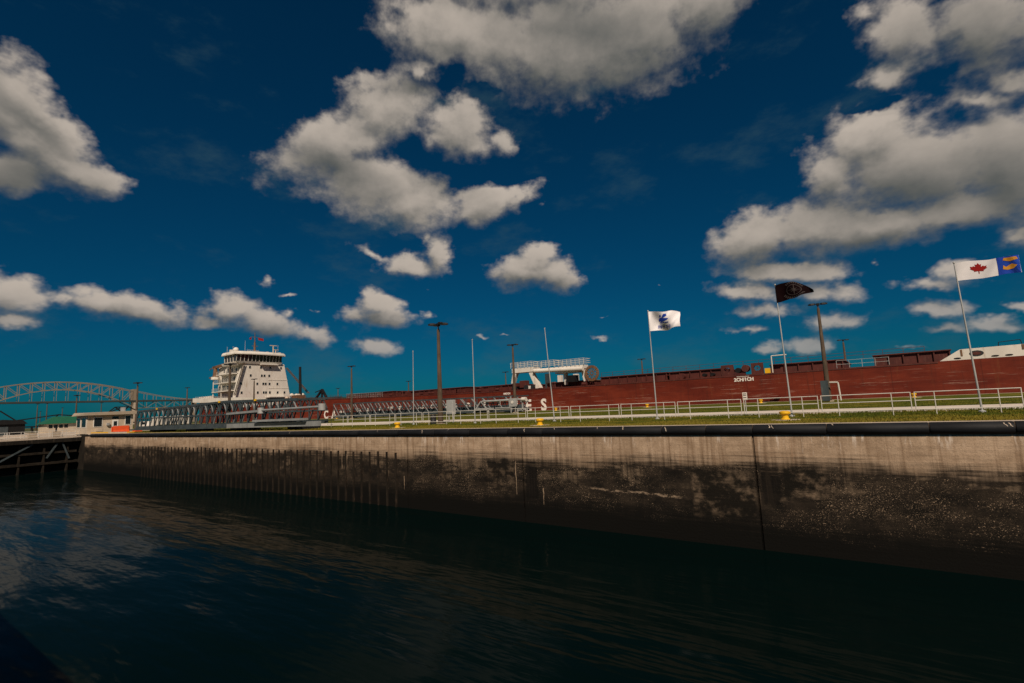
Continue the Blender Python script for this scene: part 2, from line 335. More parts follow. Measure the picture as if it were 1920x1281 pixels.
M = {}
M['white'] = paint('white_ship_paint', (.66, .63, .58), .6, .16, .35, (.36, .27, .19), spec=.2)
M['white_rail'] = paint('white_rail_paint', (.56, .54, .50), .45, .12, 2, (.5, .46, .4))
M['galv'] = paint('galvanised_steel', (.46, .47, .47), .45, .25, 1.2, (.3, .3, .3), metal=.3)
M['truss'] = paint('truss_grey_paint', (.05, .068, .078), .6, .35, .8, (.10, .11, .11), spec=.25)
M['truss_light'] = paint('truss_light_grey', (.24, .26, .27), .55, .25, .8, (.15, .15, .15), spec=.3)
M['dark'] = paint('dark_metal', (.011, .011, .012), .6, .3, 2, spec=.2)
M['black'] = paint('black_rubber', (.02, .02, .022), .6, .4, 3, (.05, .05, .05))
M['conc_pole'] = paint('pole_concrete', (.085, .062, .044), .85, .35, 1.2, (.13, .1, .075), spec=.2)
M['yellow'] = paint('yellow_paint', (.74, .43, .012), .45, .1, 4, (.55, .28, .02), streak=False)
M['orange'] = paint('orange_plastic', (.70, .085, .02), .5, .15, 3, streak=False)
M['red_dk'] = paint('deck_red', (.085, .017, .012), .7, .4, .8, (.14, .06, .04))
M['brown'] = paint('brown_rusty', (.16, .085, .045), .7, .4, 1.0, (.3, .15, .06))
M['green_roof'] = paint('green_roof_metal', (.015, .11, .06), .5, .15, 1)
M['beige'] = paint('beige_block', (.36, .30, .23), .8, .12, 1.5, (.42, .34, .26))
M['bridge'] = paint('bridge_steel', (.25, .20, .15), .6, .15, .05)
M['bridge_dk'] = paint('bridge_deck_dark', (.04, .05, .05), .7, .2, .05)
M['conc'] = paint('plain_concrete', (.50, .42, .34), .85, .2, .8, (.34, .28, .22))
M['conc_dk'] = paint('old_dark_concrete', (.02, .017, .014), .9, .5, .8, (.05, .04, .03), spec=.1)
M['lime'] = paint('lime_scale', (.38, .28, .19), .9, .5, 4, (.15, .1, .07))
M['timber'] = paint('wet_timber', (.022, .018, .014), .85, .5, 2, (.07, .045, .03), spec=.1)
M['door'] = paint('white_door', (.74, .73, .70), .5, .1, 2)
M['leafred'] = paint('flag_red', (.30, .02, .018), .8, .15, 3, spec=.03, streak=False)
M['flagblue'] = paint('flag_blue', (.02, .06, .38), .8, .15, 3, spec=.03, streak=False)
M['flaggold'] = paint('flag_gold', (.60, .28, .04), .8, .25, 4, spec=.03, streak=False)
M['flagwhite'] = paint('flag_white', (.74, .73, .76), .85, .06, 3, spec=.03, streak=False)
M['flagdark'] = paint('flag_dark', (.0075, .0028, .0035), .85, .3, 3, spec=.03, streak=False)
M['flaggrey'] = paint('flag_grey', (.055, .045, .045), .85, .2, 3, spec=.03, streak=False)
def glass_mat(name, col, rough=.08):
    k = N(name); return k.done(col, rough, 0, .6)
M['glass'] = glass_mat('window_glass', (.012, .016, .02))
k = N('white_letter'); p = k.pos()
M['letter'] = k.done(k.mix(k.ss(k.noise(p, (1.2, 1, 1.6), 6, .65), .55, .72), (.72, .68, .63), (.36, .20, .15)), .6)

def wall_mat():
    k = N('lock_wall_concrete'); p = k.pos(); x, y, z = k.xyz(p)
    big = k.noise(p, (.22, 1, .5), 4, .6)
    med = k.noise(p, (1.1, 1, 1.6), 5, .6, (5, 2, 9))
    st = k.noise(p, (4.5, 1, .16), 5, .65, (1, 1, 4))           # vertical streaks
    hz = k.noise(p, (.35, 1, 11.), 4, .6, (2, 8, 3))            # pour lines
    fine = k.noise(p, (9, 9, 9), 4, .65, (7, 1, 2))
    grit = k.noise(p, (26, 26, 26), 3, .7, (1, 5, 3))
    c = k.mix(k.ss(med, .3, .72), (.30, .215, .145), (.48, .36, .255))
    c = k.mix(k.math('MULTIPLY', k.ss(st, .46, .70), .75), c, (.20, .13, .08))
    c = k.mix(k.math('MULTIPLY', k.ss(hz, .56, .7), .4), c, (.19, .135, .095))
    c = k.mix(k.math('MULTIPLY', k.ss(grit, .5, .68), .5), c, (.17, .125, .09))
    rust = k.math('MULTIPLY', k.ss(k.noise(p, (1.7, 1, .1), 4, .7, (8, 3, 1)), .60, .74), .55)
    c = k.mix(rust, c, (.20, .085, .035))
    wh = k.math('MULTIPLY', k.ss(k.noise(p, (3.6, 1, .5), 6, .75, (3, 3, 8)), .545, .66), k.ss(k.math('ADD', z, k.math('MULTIPLY', big, 1.7)), -.55, .35))
    c = k.mix(k.math('MULTIPLY', wh, .85), c, (.68, .60, .52))
    # algae and water stain: from its own ragged line downwards
    e = k.math('ADD', k.math('MULTIPLY', k.math('SUBTRACT', big, .5), 1.3), k.math('MULTIPLY', k.math('SUBTRACT', st, .5), .55))
    e = k.math('ADD', e, k.math('MULTIPLY', k.math('SUBTRACT', hz, .5), 1.3))
    e = k.math('ADD', e, k.math('MULTIPLY', k.math('SUBTRACT', med, .5), .9))
    d = k.math('SUBTRACT', k.math('MULTIPLY_ADD', e, 1.0, -1.66), z)        # depth below the stain line
    al = k.ss(d, -.38, .62)
    dk = k.mix(k.ss(med, .35, .7), (.0085, .0075, .0065), (.026, .020, .015))
    # mottled places where the growth has come away
    pt = k.noise(p, (.42, 1, 1.1), 6, .68, (9, 4, 1))
    bare = k.math('MULTIPLY', k.ss(pt, .52, .64), k.ss(d, 2.7, .8))
    dk = k.mix(k.math('MULTIPLY', bare, .8), dk, k.mix(k.ss(k.math('ADD', st, k.math('MULTIPLY', grit, .4)), .55, .85), (.17, .125, .085), (.03, .023, .017)))
    # pale broken aggregate
    fl = k.noise(p, (17, 17, 24), 3, .6, (4, 1, 9))
    dens = k.noise(p, (.38, 1, .9), 6, .68, (2, 2, 2))
    thr = k.math('MULTIPLY_ADD', k.ss(dens, .30, .62), -.15, .755)
    f2 = k.ss(k.math('SUBTRACT', fl, thr), -.005, .05)
    f2 = k.math('MULTIPLY', f2, k.math('MULTIPLY', k.ss(d, 4.3, 2.6), k.ss(x, -46, -30)))
    dk = k.mix(k.math('MULTIPLY', f2, .8), dk, (.36, .265, .185))
    sp2 = k.math('MULTIPLY', k.math('MULTIPLY', k.ss(grit, .54, .66), k.ss(dens, .36, .6)), k.ss(d, 4.0, 1.5))
    dk = k.mix(k.math('MULTIPLY', sp2, .55), dk, (.20, .15, .10))
    # squared repairs: smoother mortar with tar-black smears, edges eaten by the water
    wob = k.math('MULTIPLY', k.math('SUBTRACT', k.noise(p, (2.2, 1, 2.2), 5, .65, (1, 2, 7)), .5), .55)
    for x0, x1, z0, z1, pale in ((-22.7, -20.4, -3.3, -1.9, .16), (-9.0, -5.85, -4.6, -2.1, .17), (-5.7, -4.7, -3.9, -1.95, .0), (-4.7, -2.75, -3.35, -1.9, .19), (-19.6, -18.5, -4.5, -2.0, .0)):
        q = k.math('MINIMUM', k.math('MINIMUM', k.math('SUBTRACT', x, x0), k.math('SUBTRACT', x1, x)), k.math('MINIMUM', k.math('SUBTRACT', z, z0), k.math('SUBTRACT', z1, z)))
        msk = k.ss(k.math('ADD', q, wob), -.02, .16)
        if pale:
            pc = k.mix(k.ss(k.math('ADD', k.math('MULTIPLY', k.noise(p, (.9, 1, 1.0), 7, .7, (x0, 3, 1)), .85), k.math('MULTIPLY', hz, .15)), .44, .66), (.009, .008, .0065), (pale, pale * .73, pale * .5))
        else:
            pc = k.mix(k.ss(st, .4, .8), (.006, .0055, .005), (.022, .017, .013))
        dk = k.mix(k.math('MULTIPLY', msk, .92), dk, pc)
        al = k.math('MAXIMUM', al, k.math('MULTIPLY', msk, .9 if not pale else 0))
    # a ledge of lime along a cold joint
    ln = k.math('SUBTRACT', z, k.math('ADD', k.math('MULTIPLY_ADD', x, -.03, -3.95), k.math('MULTIPLY', k.math('SUBTRACT', k.noise(p, (.7, 1, .1), 5, .7, (4, 4, 4)), .5), .5)))
    lm = k.math('MULTIPLY', k.ss(k.math('ABSOLUTE', ln), .10, .01), k.ss(k.noise(p, (3.2, 1, 9), 6, .75, (6, 6, 1)), .44, .56))
    lm = k.math('MULTIPLY', lm, k.math('MULTIPLY', k.ss(x, -16.5, -13.5), k.ss(x, -9.0, -10.0)))
    dk = k.mix(k.math('MULTIPLY', lm, .7), dk, (.36, .27, .19))
    dk = k.mix(k.ss(d, 2.2, 3.5), dk, (.0045, .0045, .004))
    c = k.mix(al, c, dk)
    k.bump(k.math('ADD', k.math('ADD', fine, k.math('MULTIPLY', hz, .6)), k.math('MULTIPLY', f2, .5)), .6, .03)
    return k.done(c, .9, 0, .1)
M['wall'] = wall_mat()

def water_mat():
    k = N('dark_lock_water'); p = k.pos()
    a = k.noise(p, (.16, .7, 1), 3, .5); b = k.noise(p, (1.0, 3.2, 1), 3, .55, (4, 4, 0)); c = k.noise(p, (.05, .12, 1), 2, .5, (9, 1, 0))
    hgt = k.math('ADD', k.math('MULTIPLY', a, 1.2), k.math('MULTIPLY', b, .06)); hgt = k.math('ADD', hgt, k.math('MULTIPLY', c, 2.0))
    k.bump(hgt, .9, .10)
    k.b.inputs['IOR'].default_value = 1.075
    return k.done((.0008, .0045, .0045), .10, 0, .5)
M['water'] = water_mat()

def grass_mat(name, g1, g2, dry):
    k = N(name); p = k.pos()
    a = k.noise(p, (.25, .5, 1), 4, .6); b = k.noise(p, (3, 3, 3), 4, .65, (3, 1, 2)); x, y, z = k.xyz(p)
    c = k.mix(k.ss(b, .3, .7), g1, g2)
    c = k.mix(k.math('MULTIPLY', k.ss(k.math('ADD', a, k.math('MULTIPLY', k.ss(y, 37, 28.6), .22)), .44, .68), .85), c, dry)
    k.bump(b, .6, .05); return k.done(c, .95, 0, .03)
M['grass'] = grass_mat('lawn', (.040, .058, .009), (.085, .096, .015), (.17, .135, .022))
M['blade'] = grass_mat('grass_blades', (.040, .062, .009), (.09, .105, .014), (.19, .15, .025))
def path_mat():
    k = N('path_concrete'); p = k.pos()
    a = k.noise(p, (.6, .6, 1), 5, .6); b = k.noise(p, (8, 8, 8), 3, .6)
    k.bump(b, .2, .01)
    return k.done(k.mix(k.ss(a, .3, .7), (.52, .46, .40), (.64, .58, .51)), .85, 0, .3)
M['path'] = path_mat()
def ground_mat():
    k = N('far_ground'); p = k.pos()
    a = k.noise(p, .03, 5, .6)
    return k.done(k.mix(k.ss(a, .4, .6), (.05, .07, .02), (.09, .085, .05)), .95, 0, .1)
M['ground'] = ground_mat()
def hull_mat():
    k = N('hull_red_paint'); p = k.pos(); x, y, z = k.xyz(p)
    a = k.noise(p, (.14, 1, .4), 6, .65); st = k.noise(p, (1.6, 1, .12), 5, .65, (2, 2, 2))
    c = k.mix(k.ss(a, .3, .7), (.085, .0115, .0065), (.16, .026, .012))
    c = k.mix(k.math('MULTIPLY', k.ss(st, .52, .75), .6), c, (.05, .014, .010))
    sc = k.noise(p, (.22, 1, 5.5), 6, .7, (8, 1, 3)); ln = k.noise(p, (.09, 1, 1.2), 3, .5, (1, 9, 2))
    scf = k.math('MULTIPLY', k.ss(sc, .55, .66), k.ss(ln, .42, .58))
    scf = k.math('MULTIPLY', scf, k.math('MULTIPLY', k.ss(z, .4, 1.2), k.ss(z, 4.5, 3.4)))
    c = k.mix(k.math('MULTIPLY', scf, .8), c, (.36, .24, .19))
    # welded shell plates: vertical butts and strakes show faintly
    bx = k.math('LESS_THAN', k.math('FRACT', k.math('DIVIDE', x, 9.0)), .012)
    bz = k.math('LESS_THAN', k.math('FRACT', k.math('DIVIDE', z, 2.1)), .02)
    c = k.mix(k.math('MULTIPLY', k.math('MAXIMUM', bx, bz), .35), c, (.03, .009, .007))
    rs = k.noise(p, (1.1, 1, .10), 5, .7, (6, 2, 1)); c = k.mix(k.math('MULTIPLY', k.ss(rs, .56, .72), .5), c, (.16, .05, .02))
    k.bump(k.math('ADD', st, a), .3, .05)
    return k.done(c, .65, 0, .15)
M['hull'] = hull_mat()
def fender_mat():
    k = N('black_fender_steel'); p = k.pos()
    a = k.noise(p, (.6, 2, 2), 5, .6); b = k.noise(p, (2.2, .6, .6), 6, .7, (4, 2, 6)); sp = k.noise(p, (14, 14, 14), 3, .6)
    c = k.mix(k.ss(a, .35, .7), (.0055, .0065, .0085), (.013, .0145, .018))
    c = k.mix(k.math('MULTIPLY', k.ss(b, .66, .74), .5), c, (.10, .10, .10))
    c = k.mix(k.math('MULTIPLY', k.ss(sp, .68, .78), .35), c, (.16, .15, .14))
    k.bump(sp, .3, .012); return k.done(c, .65, 0, .22)
M['fender'] = fender_mat()
def shed_mat():
    k = N('beige_siding'); p = k.pos(); x, y, z = k.xyz(p)
    j = k.math('LESS_THAN', k.math('FRACT', k.math('DIVIDE', z, .3)), .09)
    a = k.noise(p, (.8, .8, .8), 4, .6)
    c = k.mix(k.ss(a, .3, .7), (.44, .37, .29), (.54, .46, .36)); c = k.mix(k.math('MULTIPLY', j, .5), c, (.22, .18, .14))
    return k.done(c, .8, 0, .2)
M['shed'] = shed_mat()

# ------------------------------------------------------------------ the setting: water, piers, lawn, path
def struct(name, mb, m, **kw):
    return tag(mb.build(name, m, None, **kw), kind='structure')
def sheet(x0, x1, y0, y1, z0, z1=None):
    z1 = z0 if z1 is None else z1
    return MB().add([(x0, y0, z0), (x1, y0, z0), (x1, y1, z1), (x0, y1, z1)], [(0, 1, 2, 3)])
WL = -5.88
struct('lock_water', sheet(-113.5, 160, 0.2, 27.62, WL), M['water'])
struct('far_lock_water', sheet(-700, 200, 84.6, 112, -4.0), M['water'])
struct('upper_water', sheet(-1500, -113.6, -120, 27.4, -1.2), M['water'])
YF = 27.45     # face of the far lock wall
PY0, PY1 = 40.8, 51.4     # the path
gz = lambda y: 0 if y < PY1 else .42 * (y - PY1) / (82.6 - PY1)
struct('coping', MB().box(-112, 160, 27.86, 28.55, -.6, .02), M['conc'])
struct('lawn', sheet(-115, 160, 28.55, PY0 + .1, 0), M['grass'])
struct('path', MB().box(-160, 160, PY0, PY1 + .05, -.2, .03), M['path'])
struct('far_lawn', sheet(-230, 160, PY1, 82.6, 0.0, .42), M['grass'])
struct('far_coping', MB().box(-230, 160, 82.6, 84.4, -4.5, .43), M['conc'])
struct('apron', sheet(-230, -115, 27.6, 40.8, -.01), M['conc'])
g1 = MB().add([(-6000, 112, -.03), (6000, 112, -.03), (6000, 9000, -.03), (-6000, 9000, -.03)], [(0, 1, 2, 3)])
g1.add([(-230, 27.5, -.05), (-230, 112, -.05), (-1300, 112, -.05), (-1300, 27.5, -.05)], [(0, 1, 2, 3)])
g1.add([(160, 27.5, -.05), (3000, 27.5, -.05), (3000, 112, -.05), (160, 112, -.05)], [(0, 1, 2, 3)])
g1.add([(-1600, -2500, -.04), (3000, -2500, -.04), (3000, -.1, -.04), (-1600, -.1, -.04)], [(0, 1, 2, 3)])
struct('ground', g1, M['ground'])
struct('near_quay', MB().box(-118, 160, -2.0, .2, -8, 0), M['conc'])
struct('pier_core', MB().box(-111.7, 160, 27.75, 28.5, -8, -.12), M['conc_dk'])

# ------------------------------------------------------------------ lock wall with its concrete blocks, rubbing posts, patches
lw = thing('lock_wall', 'long concrete lock wall, beige above and black with algae below, rising from the dark water', 'wall', (-30, YF, 0))
joints = [-110.2, -96.5, -83.4, -70.6, -57.9, -45.0, -30.6, -19.7, -5.77, 8.4, 22.5, 37, 52]
for a, b in zip(joints[:-1], joints[1:]):
    m = MB().box(a + .02, b - .02, YF, YF + .35, -7.5, -.42)
    m.build('wall_block', M['wall'], lw, bevel=.03)
for i in range(50):
    x = -84.2 + 52.3 * i / 49
    m = MB().box(x - .075, x + .075, YF - .10, YF + .03, -7.2, -1.72 + random.uniform(-.06, .06)); m.build('rubbing_post', M['timber'], lw)
for x, z0, z1 in ((-19.74, -5.0, -.6), (-5.815, -6.0, -.55), (-30.64, -3.6, -.5)):
    MB().box(x - .014, x + .014, YF + .03, YF + .08, z0, z1).build('joint_seal', M['conc_pole'], lw)
for x, z0, z1 in ((-20.28, -4.2, -2.1), (-18.2, -4.7, -3.7), (-31.0, -4.5, -3.5), (-94.9, -2.4, -.9), (-85.6, -3.4, -1.0), (-38.2, -3.6, -1.9), (-38.9, -3.2, -2.0), (-56.4, -3.4, -1.9), (-57.6, -3.0, -1.9)):
    m = MB(); zz = z1      # lime runs, thinning downwards
    n = 8
    pts = [(x + random.uniform(-.02, .02), z1 + (z0 - z1) * i / n, random.uniform(.012, .05) * (1 - .6 * i / n)) for i in range(n + 1)]
    for (xa, za, wa), (xb, zb, wb) in zip(pts[:-1], pts[1:]):
        m.add([(xa - wa, YF - .006, za), (xa + wa, YF - .006, za), (xb + wb, YF - .006, zb), (xb - wb, YF - .006, zb)], [(0, 1, 2, 3)])
    m.build('lime_run', M['lime'], lw, fix=False)

fp = thing('edge_fender', 'thick black rounded fender running along the top edge of the lock wall', 'fender', (-30, YF, 0))
seams = [-107.2, -98, -90, -82, -74, -66, -58, -50.5, -43, -36.5, -31.5, -27.5, -24.05, -20.74, -18.0, -10.29, -7.96, -5.72, -2.61, 1.03, 3.6, 9, 15, 21, 28, 36, 46]
for a, b in zip(seams[:-1], seams[1:]):
    m = MB(); n = 18; vs = []; g = .018
    for xx, rr in ((a + g, .95), (a + g + .03, 1), (b - g - .03, 1), (b - g, .95)):
        for i in range(n):
            t = 2 * math.pi * i / n; vs.append((xx, YF + .10 + .30 * rr * math.cos(t), -.225 + .262 * rr * math.sin(t)))
    fs = [(k2 * n + i, k2 * n + (i + 1) % n, (k2 + 1) * n + (i + 1) % n, (k2 + 1) * n + i) for k2 in range(3) for i in range(n)]
    fs += [tuple(range(n)), tuple(range(3 * n, 4 * n))]
    m.add(vs, fs); m.build('fender_section', M['fender'], fp, smooth=True)
for a in seams[1:-1]:
    m = MB().tube((a - .009, YF + .10, -.225), (a + .009, YF + .10, -.225), .25, n=18); m.build('seam_ring', M['conc_pole'], fp)
for x in (-28.8, -26.2, -20.5, -19.4, -17.1, -10.1, -5.0, -4.85, 3.3, 3.45, -2.4, -34, -47, -14.2, -12.6):
    m = MB(); n = random.randint(2, 5); t0 = random.uniform(98, 130); vs = []
    for i in range(n + 1):
        t_ = R(t0 + i * 12); w = random.uniform(.006, .028); xx = x + random.uniform(-.03, .03) + i * .02
        vs += [(xx - w, YF + .10 + .304 * math.cos(t_), -.225 + .266 * math.sin(t_)), (xx + w, YF + .10 + .304 * math.cos(t_), -.225 + .266 * math.sin(t_))]
    m.add(vs, [(2 * i, 2 * i + 1, 2 * i + 3, 2 * i + 2) for i in range(n)]); m.build('scratch', M['conc'], fp, fix=False)

# ------------------------------------------------------------------ grass blades: nobody could count them
def blades():
    rng = np.random.default_rng(3)
    def strip(n, x0, x1, y0, y1, h0, h1):
        x = rng.uniform(x0, x1, n); y = rng.uniform(y0, y1, n); h = rng.uniform(h0, h1, n); return x, y, h
    parts = [strip(56000, -48, 9, 28.6, 40.7, .04, .11), strip(10000, -48, 9, 40.3, 41.05, .08, .2), strip(3500, -48, 9, 28.5, 28.7, .05, .12),
             strip(7000, -70, 14, 51.3, 52.2, .06, .16), strip(20000, -46, 16, 52, 66, .05, .12), strip(12000, -105, -48, 28.6, 39.6, .05, .12)]
    x = np.concatenate([p[0] for p in parts]); y = np.concatenate([p[1] for p in parts]); h = np.concatenate([p[2] for p in parts])
    n = len(x); z = np.where(y > PY1, .42 * (y - PY1) / (82.6 - PY1), 0) - .01
    a = rng.uniform(0, 2 * np.pi, n); w = rng.uniform(.012, .03, n); lx = rng.normal(0, .35, n) * h; ly = rng.normal(0, .35, n) * h
    v = np.empty((n, 3, 3)); v[:, 0] = np.stack([x - w * np.cos(a), y - w * np.sin(a), z], 1); v[:, 1] = np.stack([x + w * np.cos(a), y + w * np.sin(a), z], 1); v[:, 2] = np.stack([x + lx, y + ly, z + h], 1)
    me = bpy.data.meshes.new('grass'); me.vertices.add(n * 3); me.vertices.foreach_set('co', v.ravel()); me.loops.add(n * 3); me.loops.foreach_set('vertex_index', np.arange(n * 3, dtype=np.int32))
    me.polygons.add(n); me.polygons.foreach_set('loop_start', np.arange(0, n * 3, 3, dtype=np.int32)); me.update(); me.materials.append(M['blade'])
    o = bpy.data.objects.new('grass', me); COL.objects.link(o); tag(o, 'short patchy green and yellow grass beside the concrete path', 'grass', kind='stuff')
blades()

# ------------------------------------------------------------------ the ship
SH = thing('cargo_ship', 'long red lake freighter with white deckhouse at the stern, moored beyond the lawn', 'ship', (-98, 97, 0))
YS0, YS1 = 85.0, 108.6
def top_z(x):
    ks = [(-214, 8.9), (-200, 8.6), (-183, 8.0), (-155, 6.7), (-116, 5.55), (-75, 4.85), (-50, 4.72), (30, 4.72)]
    for (a, za), (b, zb) in zip(ks[:-1], ks[1:]):
        if a <= x <= b: return za + (zb - za) * (x - a) / (b - a)
    return ks[-1][1]
def hull():
    m = MB(); xs = [-214, -211, -207, -200, -190, -170, -150, -130, -110, -90, -70, -50, -30, -10, 5, 13, 17, 20, 23, 25]
    rows = []
    for x in xs:
        t = max(0, (x - 12) / 13); s = max(0, (-204 - x) / 10)
        hw = 11.8 * max(.03, 1 - t ** 2.2) * (1 - .25 * s ** 2); yc = (YS0 + YS1) / 2; zt = top_z(x); zb = -6 + 4 * s
        pts = [(yc - hw, zt), (yc - hw, 1.0), (yc - hw, zb + 1.2), (yc - hw * .93, zb), (yc + hw * .93, zb), (yc + hw, zb + 1.2), (yc + hw, 1.0), (yc + hw, zt)]
        rows.append([(x, y, z) for y, z in pts])
    n = 8; vs = [p for r in rows for p in r]; fs = []
    for i in range(len(rows) - 1):
        for j in range(n):
            a = i * n + j; b = i * n + (j + 1) % n; fs.append((a, b, b + n, a + n))
    fs += [tuple(range(n)), tuple(range((len(rows) - 1) * n, len(rows) * n))]
    return m.add(vs, fs)
hl = hull().build('hull', M['hull'], SH)
m = MB()      # dark sheer strake line under the deck edge
for a, b in ((-150, -116), (-116, -75), (-75, -50), (-50, 5)):
    m.add([(a, YS0 - .05, top_z(a) - .22), (b, YS0 - .05, top_z(b) - .22), (b, YS0 - .05, top_z(b) - .02), (a, YS0 - .05, top_z(a) - .02),
           (a, YS0 + .1, top_z(a) - .22), (b, YS0 + .1, top_z(b) - .22), (b, YS0 + .1, top_z(b) - .02), (a, YS0 + .1, top_z(a) - .02)],
          [(0, 1, 2, 3), (4, 5, 6, 7), (0, 1, 5, 4), (3, 2, 6, 7)])
m.build('rubbing_strake', M['red_dk'], hl)

def text_mesh(txt, size, extr=.02, bold=.0):
    cu = bpy.data.curves.new('t', 'FONT'); cu.body = txt; cu.size = size; cu.extrude = extr; cu.offset = bold; cu.resolution_u = 3
    cu.align_x = 'CENTER'
    o = bpy.data.objects.new('t', cu); COL.objects.link(o)
    bpy.context.view_layer.update()
    dg = bpy.context.evaluated_depsgraph_get(); me = bpy.data.meshes.new_from_object(o.evaluated_get(dg))
    bpy.data.objects.remove(o); return me
def put_text(txt, name, size, cx, y, z, parent, m, bold=0, sx=1.0):
    me = text_mesh(txt, size, .02, bold)
    for v in me.vertices: v.co = Vector((v.co.x * sx + cx, y - v.co.z, z + v.co.y)) - ORG[parent]
    me.flip_normals(); me.materials.clear(); me.materials.append(m)
    o = bpy.data.objects.new(name, me); COL.objects.link(o); o.parent = parent; ORG[o] = ORG[parent]; return o
lx = -127.7
for w_ in ('CANADA', 'STEAMSHIP', 'LINES'):
    for ch in w_:
        put_text(ch, 'hull_letter', 3.15, lx, YS0 - .03, .45, hl, M['letter'], .10, .92); lx += 3.66
    lx += 1.45
put_text('2CH/1CH', 'hull_marking', .72, -18.3, YS0 - .03, 3.75, hl, M['letter'], .03, .95)
put_text('HATCH', 'hull_marking', .5, -64.2, YS0 - .03, 3.95, hl, M['letter'], .03)
MB().box(-19.3, -17.5, YS0 - .035, YS0, 4.42, 4.48).build('hull_marking', M['letter'], hl)

# foredeck bulwark, white with oval fairleads
bw = MB().prism_y([(5.2, 4.73), (7.3, 6.05), (13.1, 6.12), (20, 6.3), (20, 4.73)], YS0 + .05, YS0 + .35)
bw = bw.build('bow_bulwark', M['white'], SH)
def oval(cx, cz, a, b, name, mat, y=YS0 + .02, n=20, ring=None):
    m = MB(); pts = [(cx + a * math.cos(2 * math.pi * i / n), cz + b * math.sin(2 * math.pi * i / n)) for i in range(n)]
    m.prism_y(pts, y, y + .12); return m.build(name, mat, bw)
oval(8.8, 5.42, .68, .36, 'fairlead_ring', M['black']); oval(8.8, 5.42, .42, .2, 'fairlead', M['red_dk'], YS0 + .0)
for cx in (6.95, 10.45, 11.7): oval(cx, 4.95, .36, .1, 'freeing_port', M['dark'])
MB().box(7.32, 7.5, YS0 + .0, YS0 + .1, 5.2, 6.0).build('bulwark_gap', M['brown'], bw)
MB().box(12.9, 13.2, YS0 + .0, YS0 + .1, 5.5, 6.1).build('bulwark_stay', M['brown'], bw)
MB().path([(11.0, 86, 6.1), (11.05, 86, 6.62), (13.0, 86, 6.75), (13.1, 86, 6.2)], .04).build('pipe_frame', M['dark'], SH)

# hatch coamings, walkways and deck gear
for x0, x1, h in ((-44.0, -31.4, 1.35), (-30.8, -22.1, 1.3), (-14.8, -5.4, 1.25), (-1.6, 6.5, 1.45), (-75, -64, 1.2), (-56, -46, 1.0), (-100, -78, 1.15), (-122, -103, 1.15)):
    z0 = top_z((x0 + x1) / 2) - .1
    c = MB().box(x0, x1, 88, 105, z0, z0 + h + .1).build('hatch_coaming', M['red_dk'], SH)
    n = max(3, int((x1 - x0) / 1.6))
    for i in range(n + 1):
        x = x0 + (x1 - x0) * i / n
        MB().box(x - .07, x + .07, 87.8, 88.01, z0, z0 + h).build('stiffener', M['red_dk'], c)
    MB().box(x0 - .2, x1 + .2, 87.7, 105.2, z0 + h + .1, z0 + h + .25).build('hatch_cover', M['brown' if h < 1.1 else 'red_dk'], c)
def rail(x0, x1, y, z, h=1.0, step=2.0, mat='red_dk', parent=SH, zf=None, n=2):
    r = MB(); k_ = max(1, int(abs(x1 - x0) / step))
    zz = zf or (lambda x: z)
    for i in range(k_ + 1):
        x = x0 + (x1 - x0) * i / k_; r.bar((x, y, zz(x)), (x, y, zz(x) + h), .05)
    for j in range(n):
        hh = h * (j + 1) / n
        for i in range(k_):
            a = x0 + (x1 - x0) * i / k_; b = x0 + (x1 - x0) * (i + 1) / k_; r.bar((a, y, zz(a) + hh), (b, y, zz(b) + hh), .045)
    o = r.build('deck_railing', M[mat], parent); return o
rail(-150, -66, 85.3, 0, .95, 2.4, 'red_dk', zf=lambda x: top_z(x))
rail(-44, 4, 88.2, 6.1, .9, 2.2, 'red_dk')
rail(-6, 0, 85.6, 4.72, 1.1, 1.5, 'galv')
for x0, x1 in ((-21.8, -19.9), (-17.3, -15.6)):      # winch shields with round openings
    m = MB(); cx, cz = (x0 + x1) / 2, 5.65; n = 24; z0, z1 = 4.7, 6.45; out = []
    for i in range(n):
        t = 2 * math.pi * i / n; c_, s_ = math.cos(t), math.sin(t); k_ = 1 / max(abs(c_) / ((x1 - x0) / 2), abs(s_) / ((z1 - z0) / 2)); out.append((cx + c_ * k_, (z0 + z1) / 2 + s_ * k_))
    inn = [(cx + .48 * math.cos(2 * math.pi * i / n), cz + .42 * math.sin(2 * math.pi * i / n)) for i in range(n)]
    vs = []; fs = []
    for yy in (86, 86.4): vs += [(x, yy, z) for x, z in out] + [(x, yy, z) for x, z in inn]
    for i in range(n):
        j = (i + 1) % n; fs += [(i, j, n + j, n + i), (2 * n + i, 2 * n + j, 3 * n + j, 3 * n + i), (i, j, 2 * n + j, 2 * n + i), (n + i, n + j, 3 * n + j, 3 * n + i)]
    m.add(vs, fs); ws = m.build('winch_shield', M['red_dk'], SH)
    for a in range(3):
        t = R(30 + 60 * a); MB().bar((cx - .47 * math.cos(t), 86.2, cz - .41 * math.sin(t)), (cx + .47 * math.cos(t), 86.2, cz + .41 * math.sin(t)), .06).build('spoke', M['red_dk'], ws)
for x, r_, z in ((-19.3, .42, 5.5), (-18.2, .55, 5.75), (-28.3, .5, 5.2), (-24.6, .28, 5.15), (-23.3, .28, 5.15)):
    MB().tube((x, 86.2, z), (x, 87.4, z), r_, n=14).build('winch_drum', M['red_dk' if r_ > .45 else 'dark'], SH, smooth=True)
MB().path([(-14.4, 86.5, 4.7), (-14.4, 86.5, 7.35), (-12.3, 86.5, 7.35)], .09).build('davit', M['white_rail'], SH)
MB().box(-15.4, -14.7, 86, 86.6, 4.72, 5.5).build('fire_box', M['yellow'], SH)
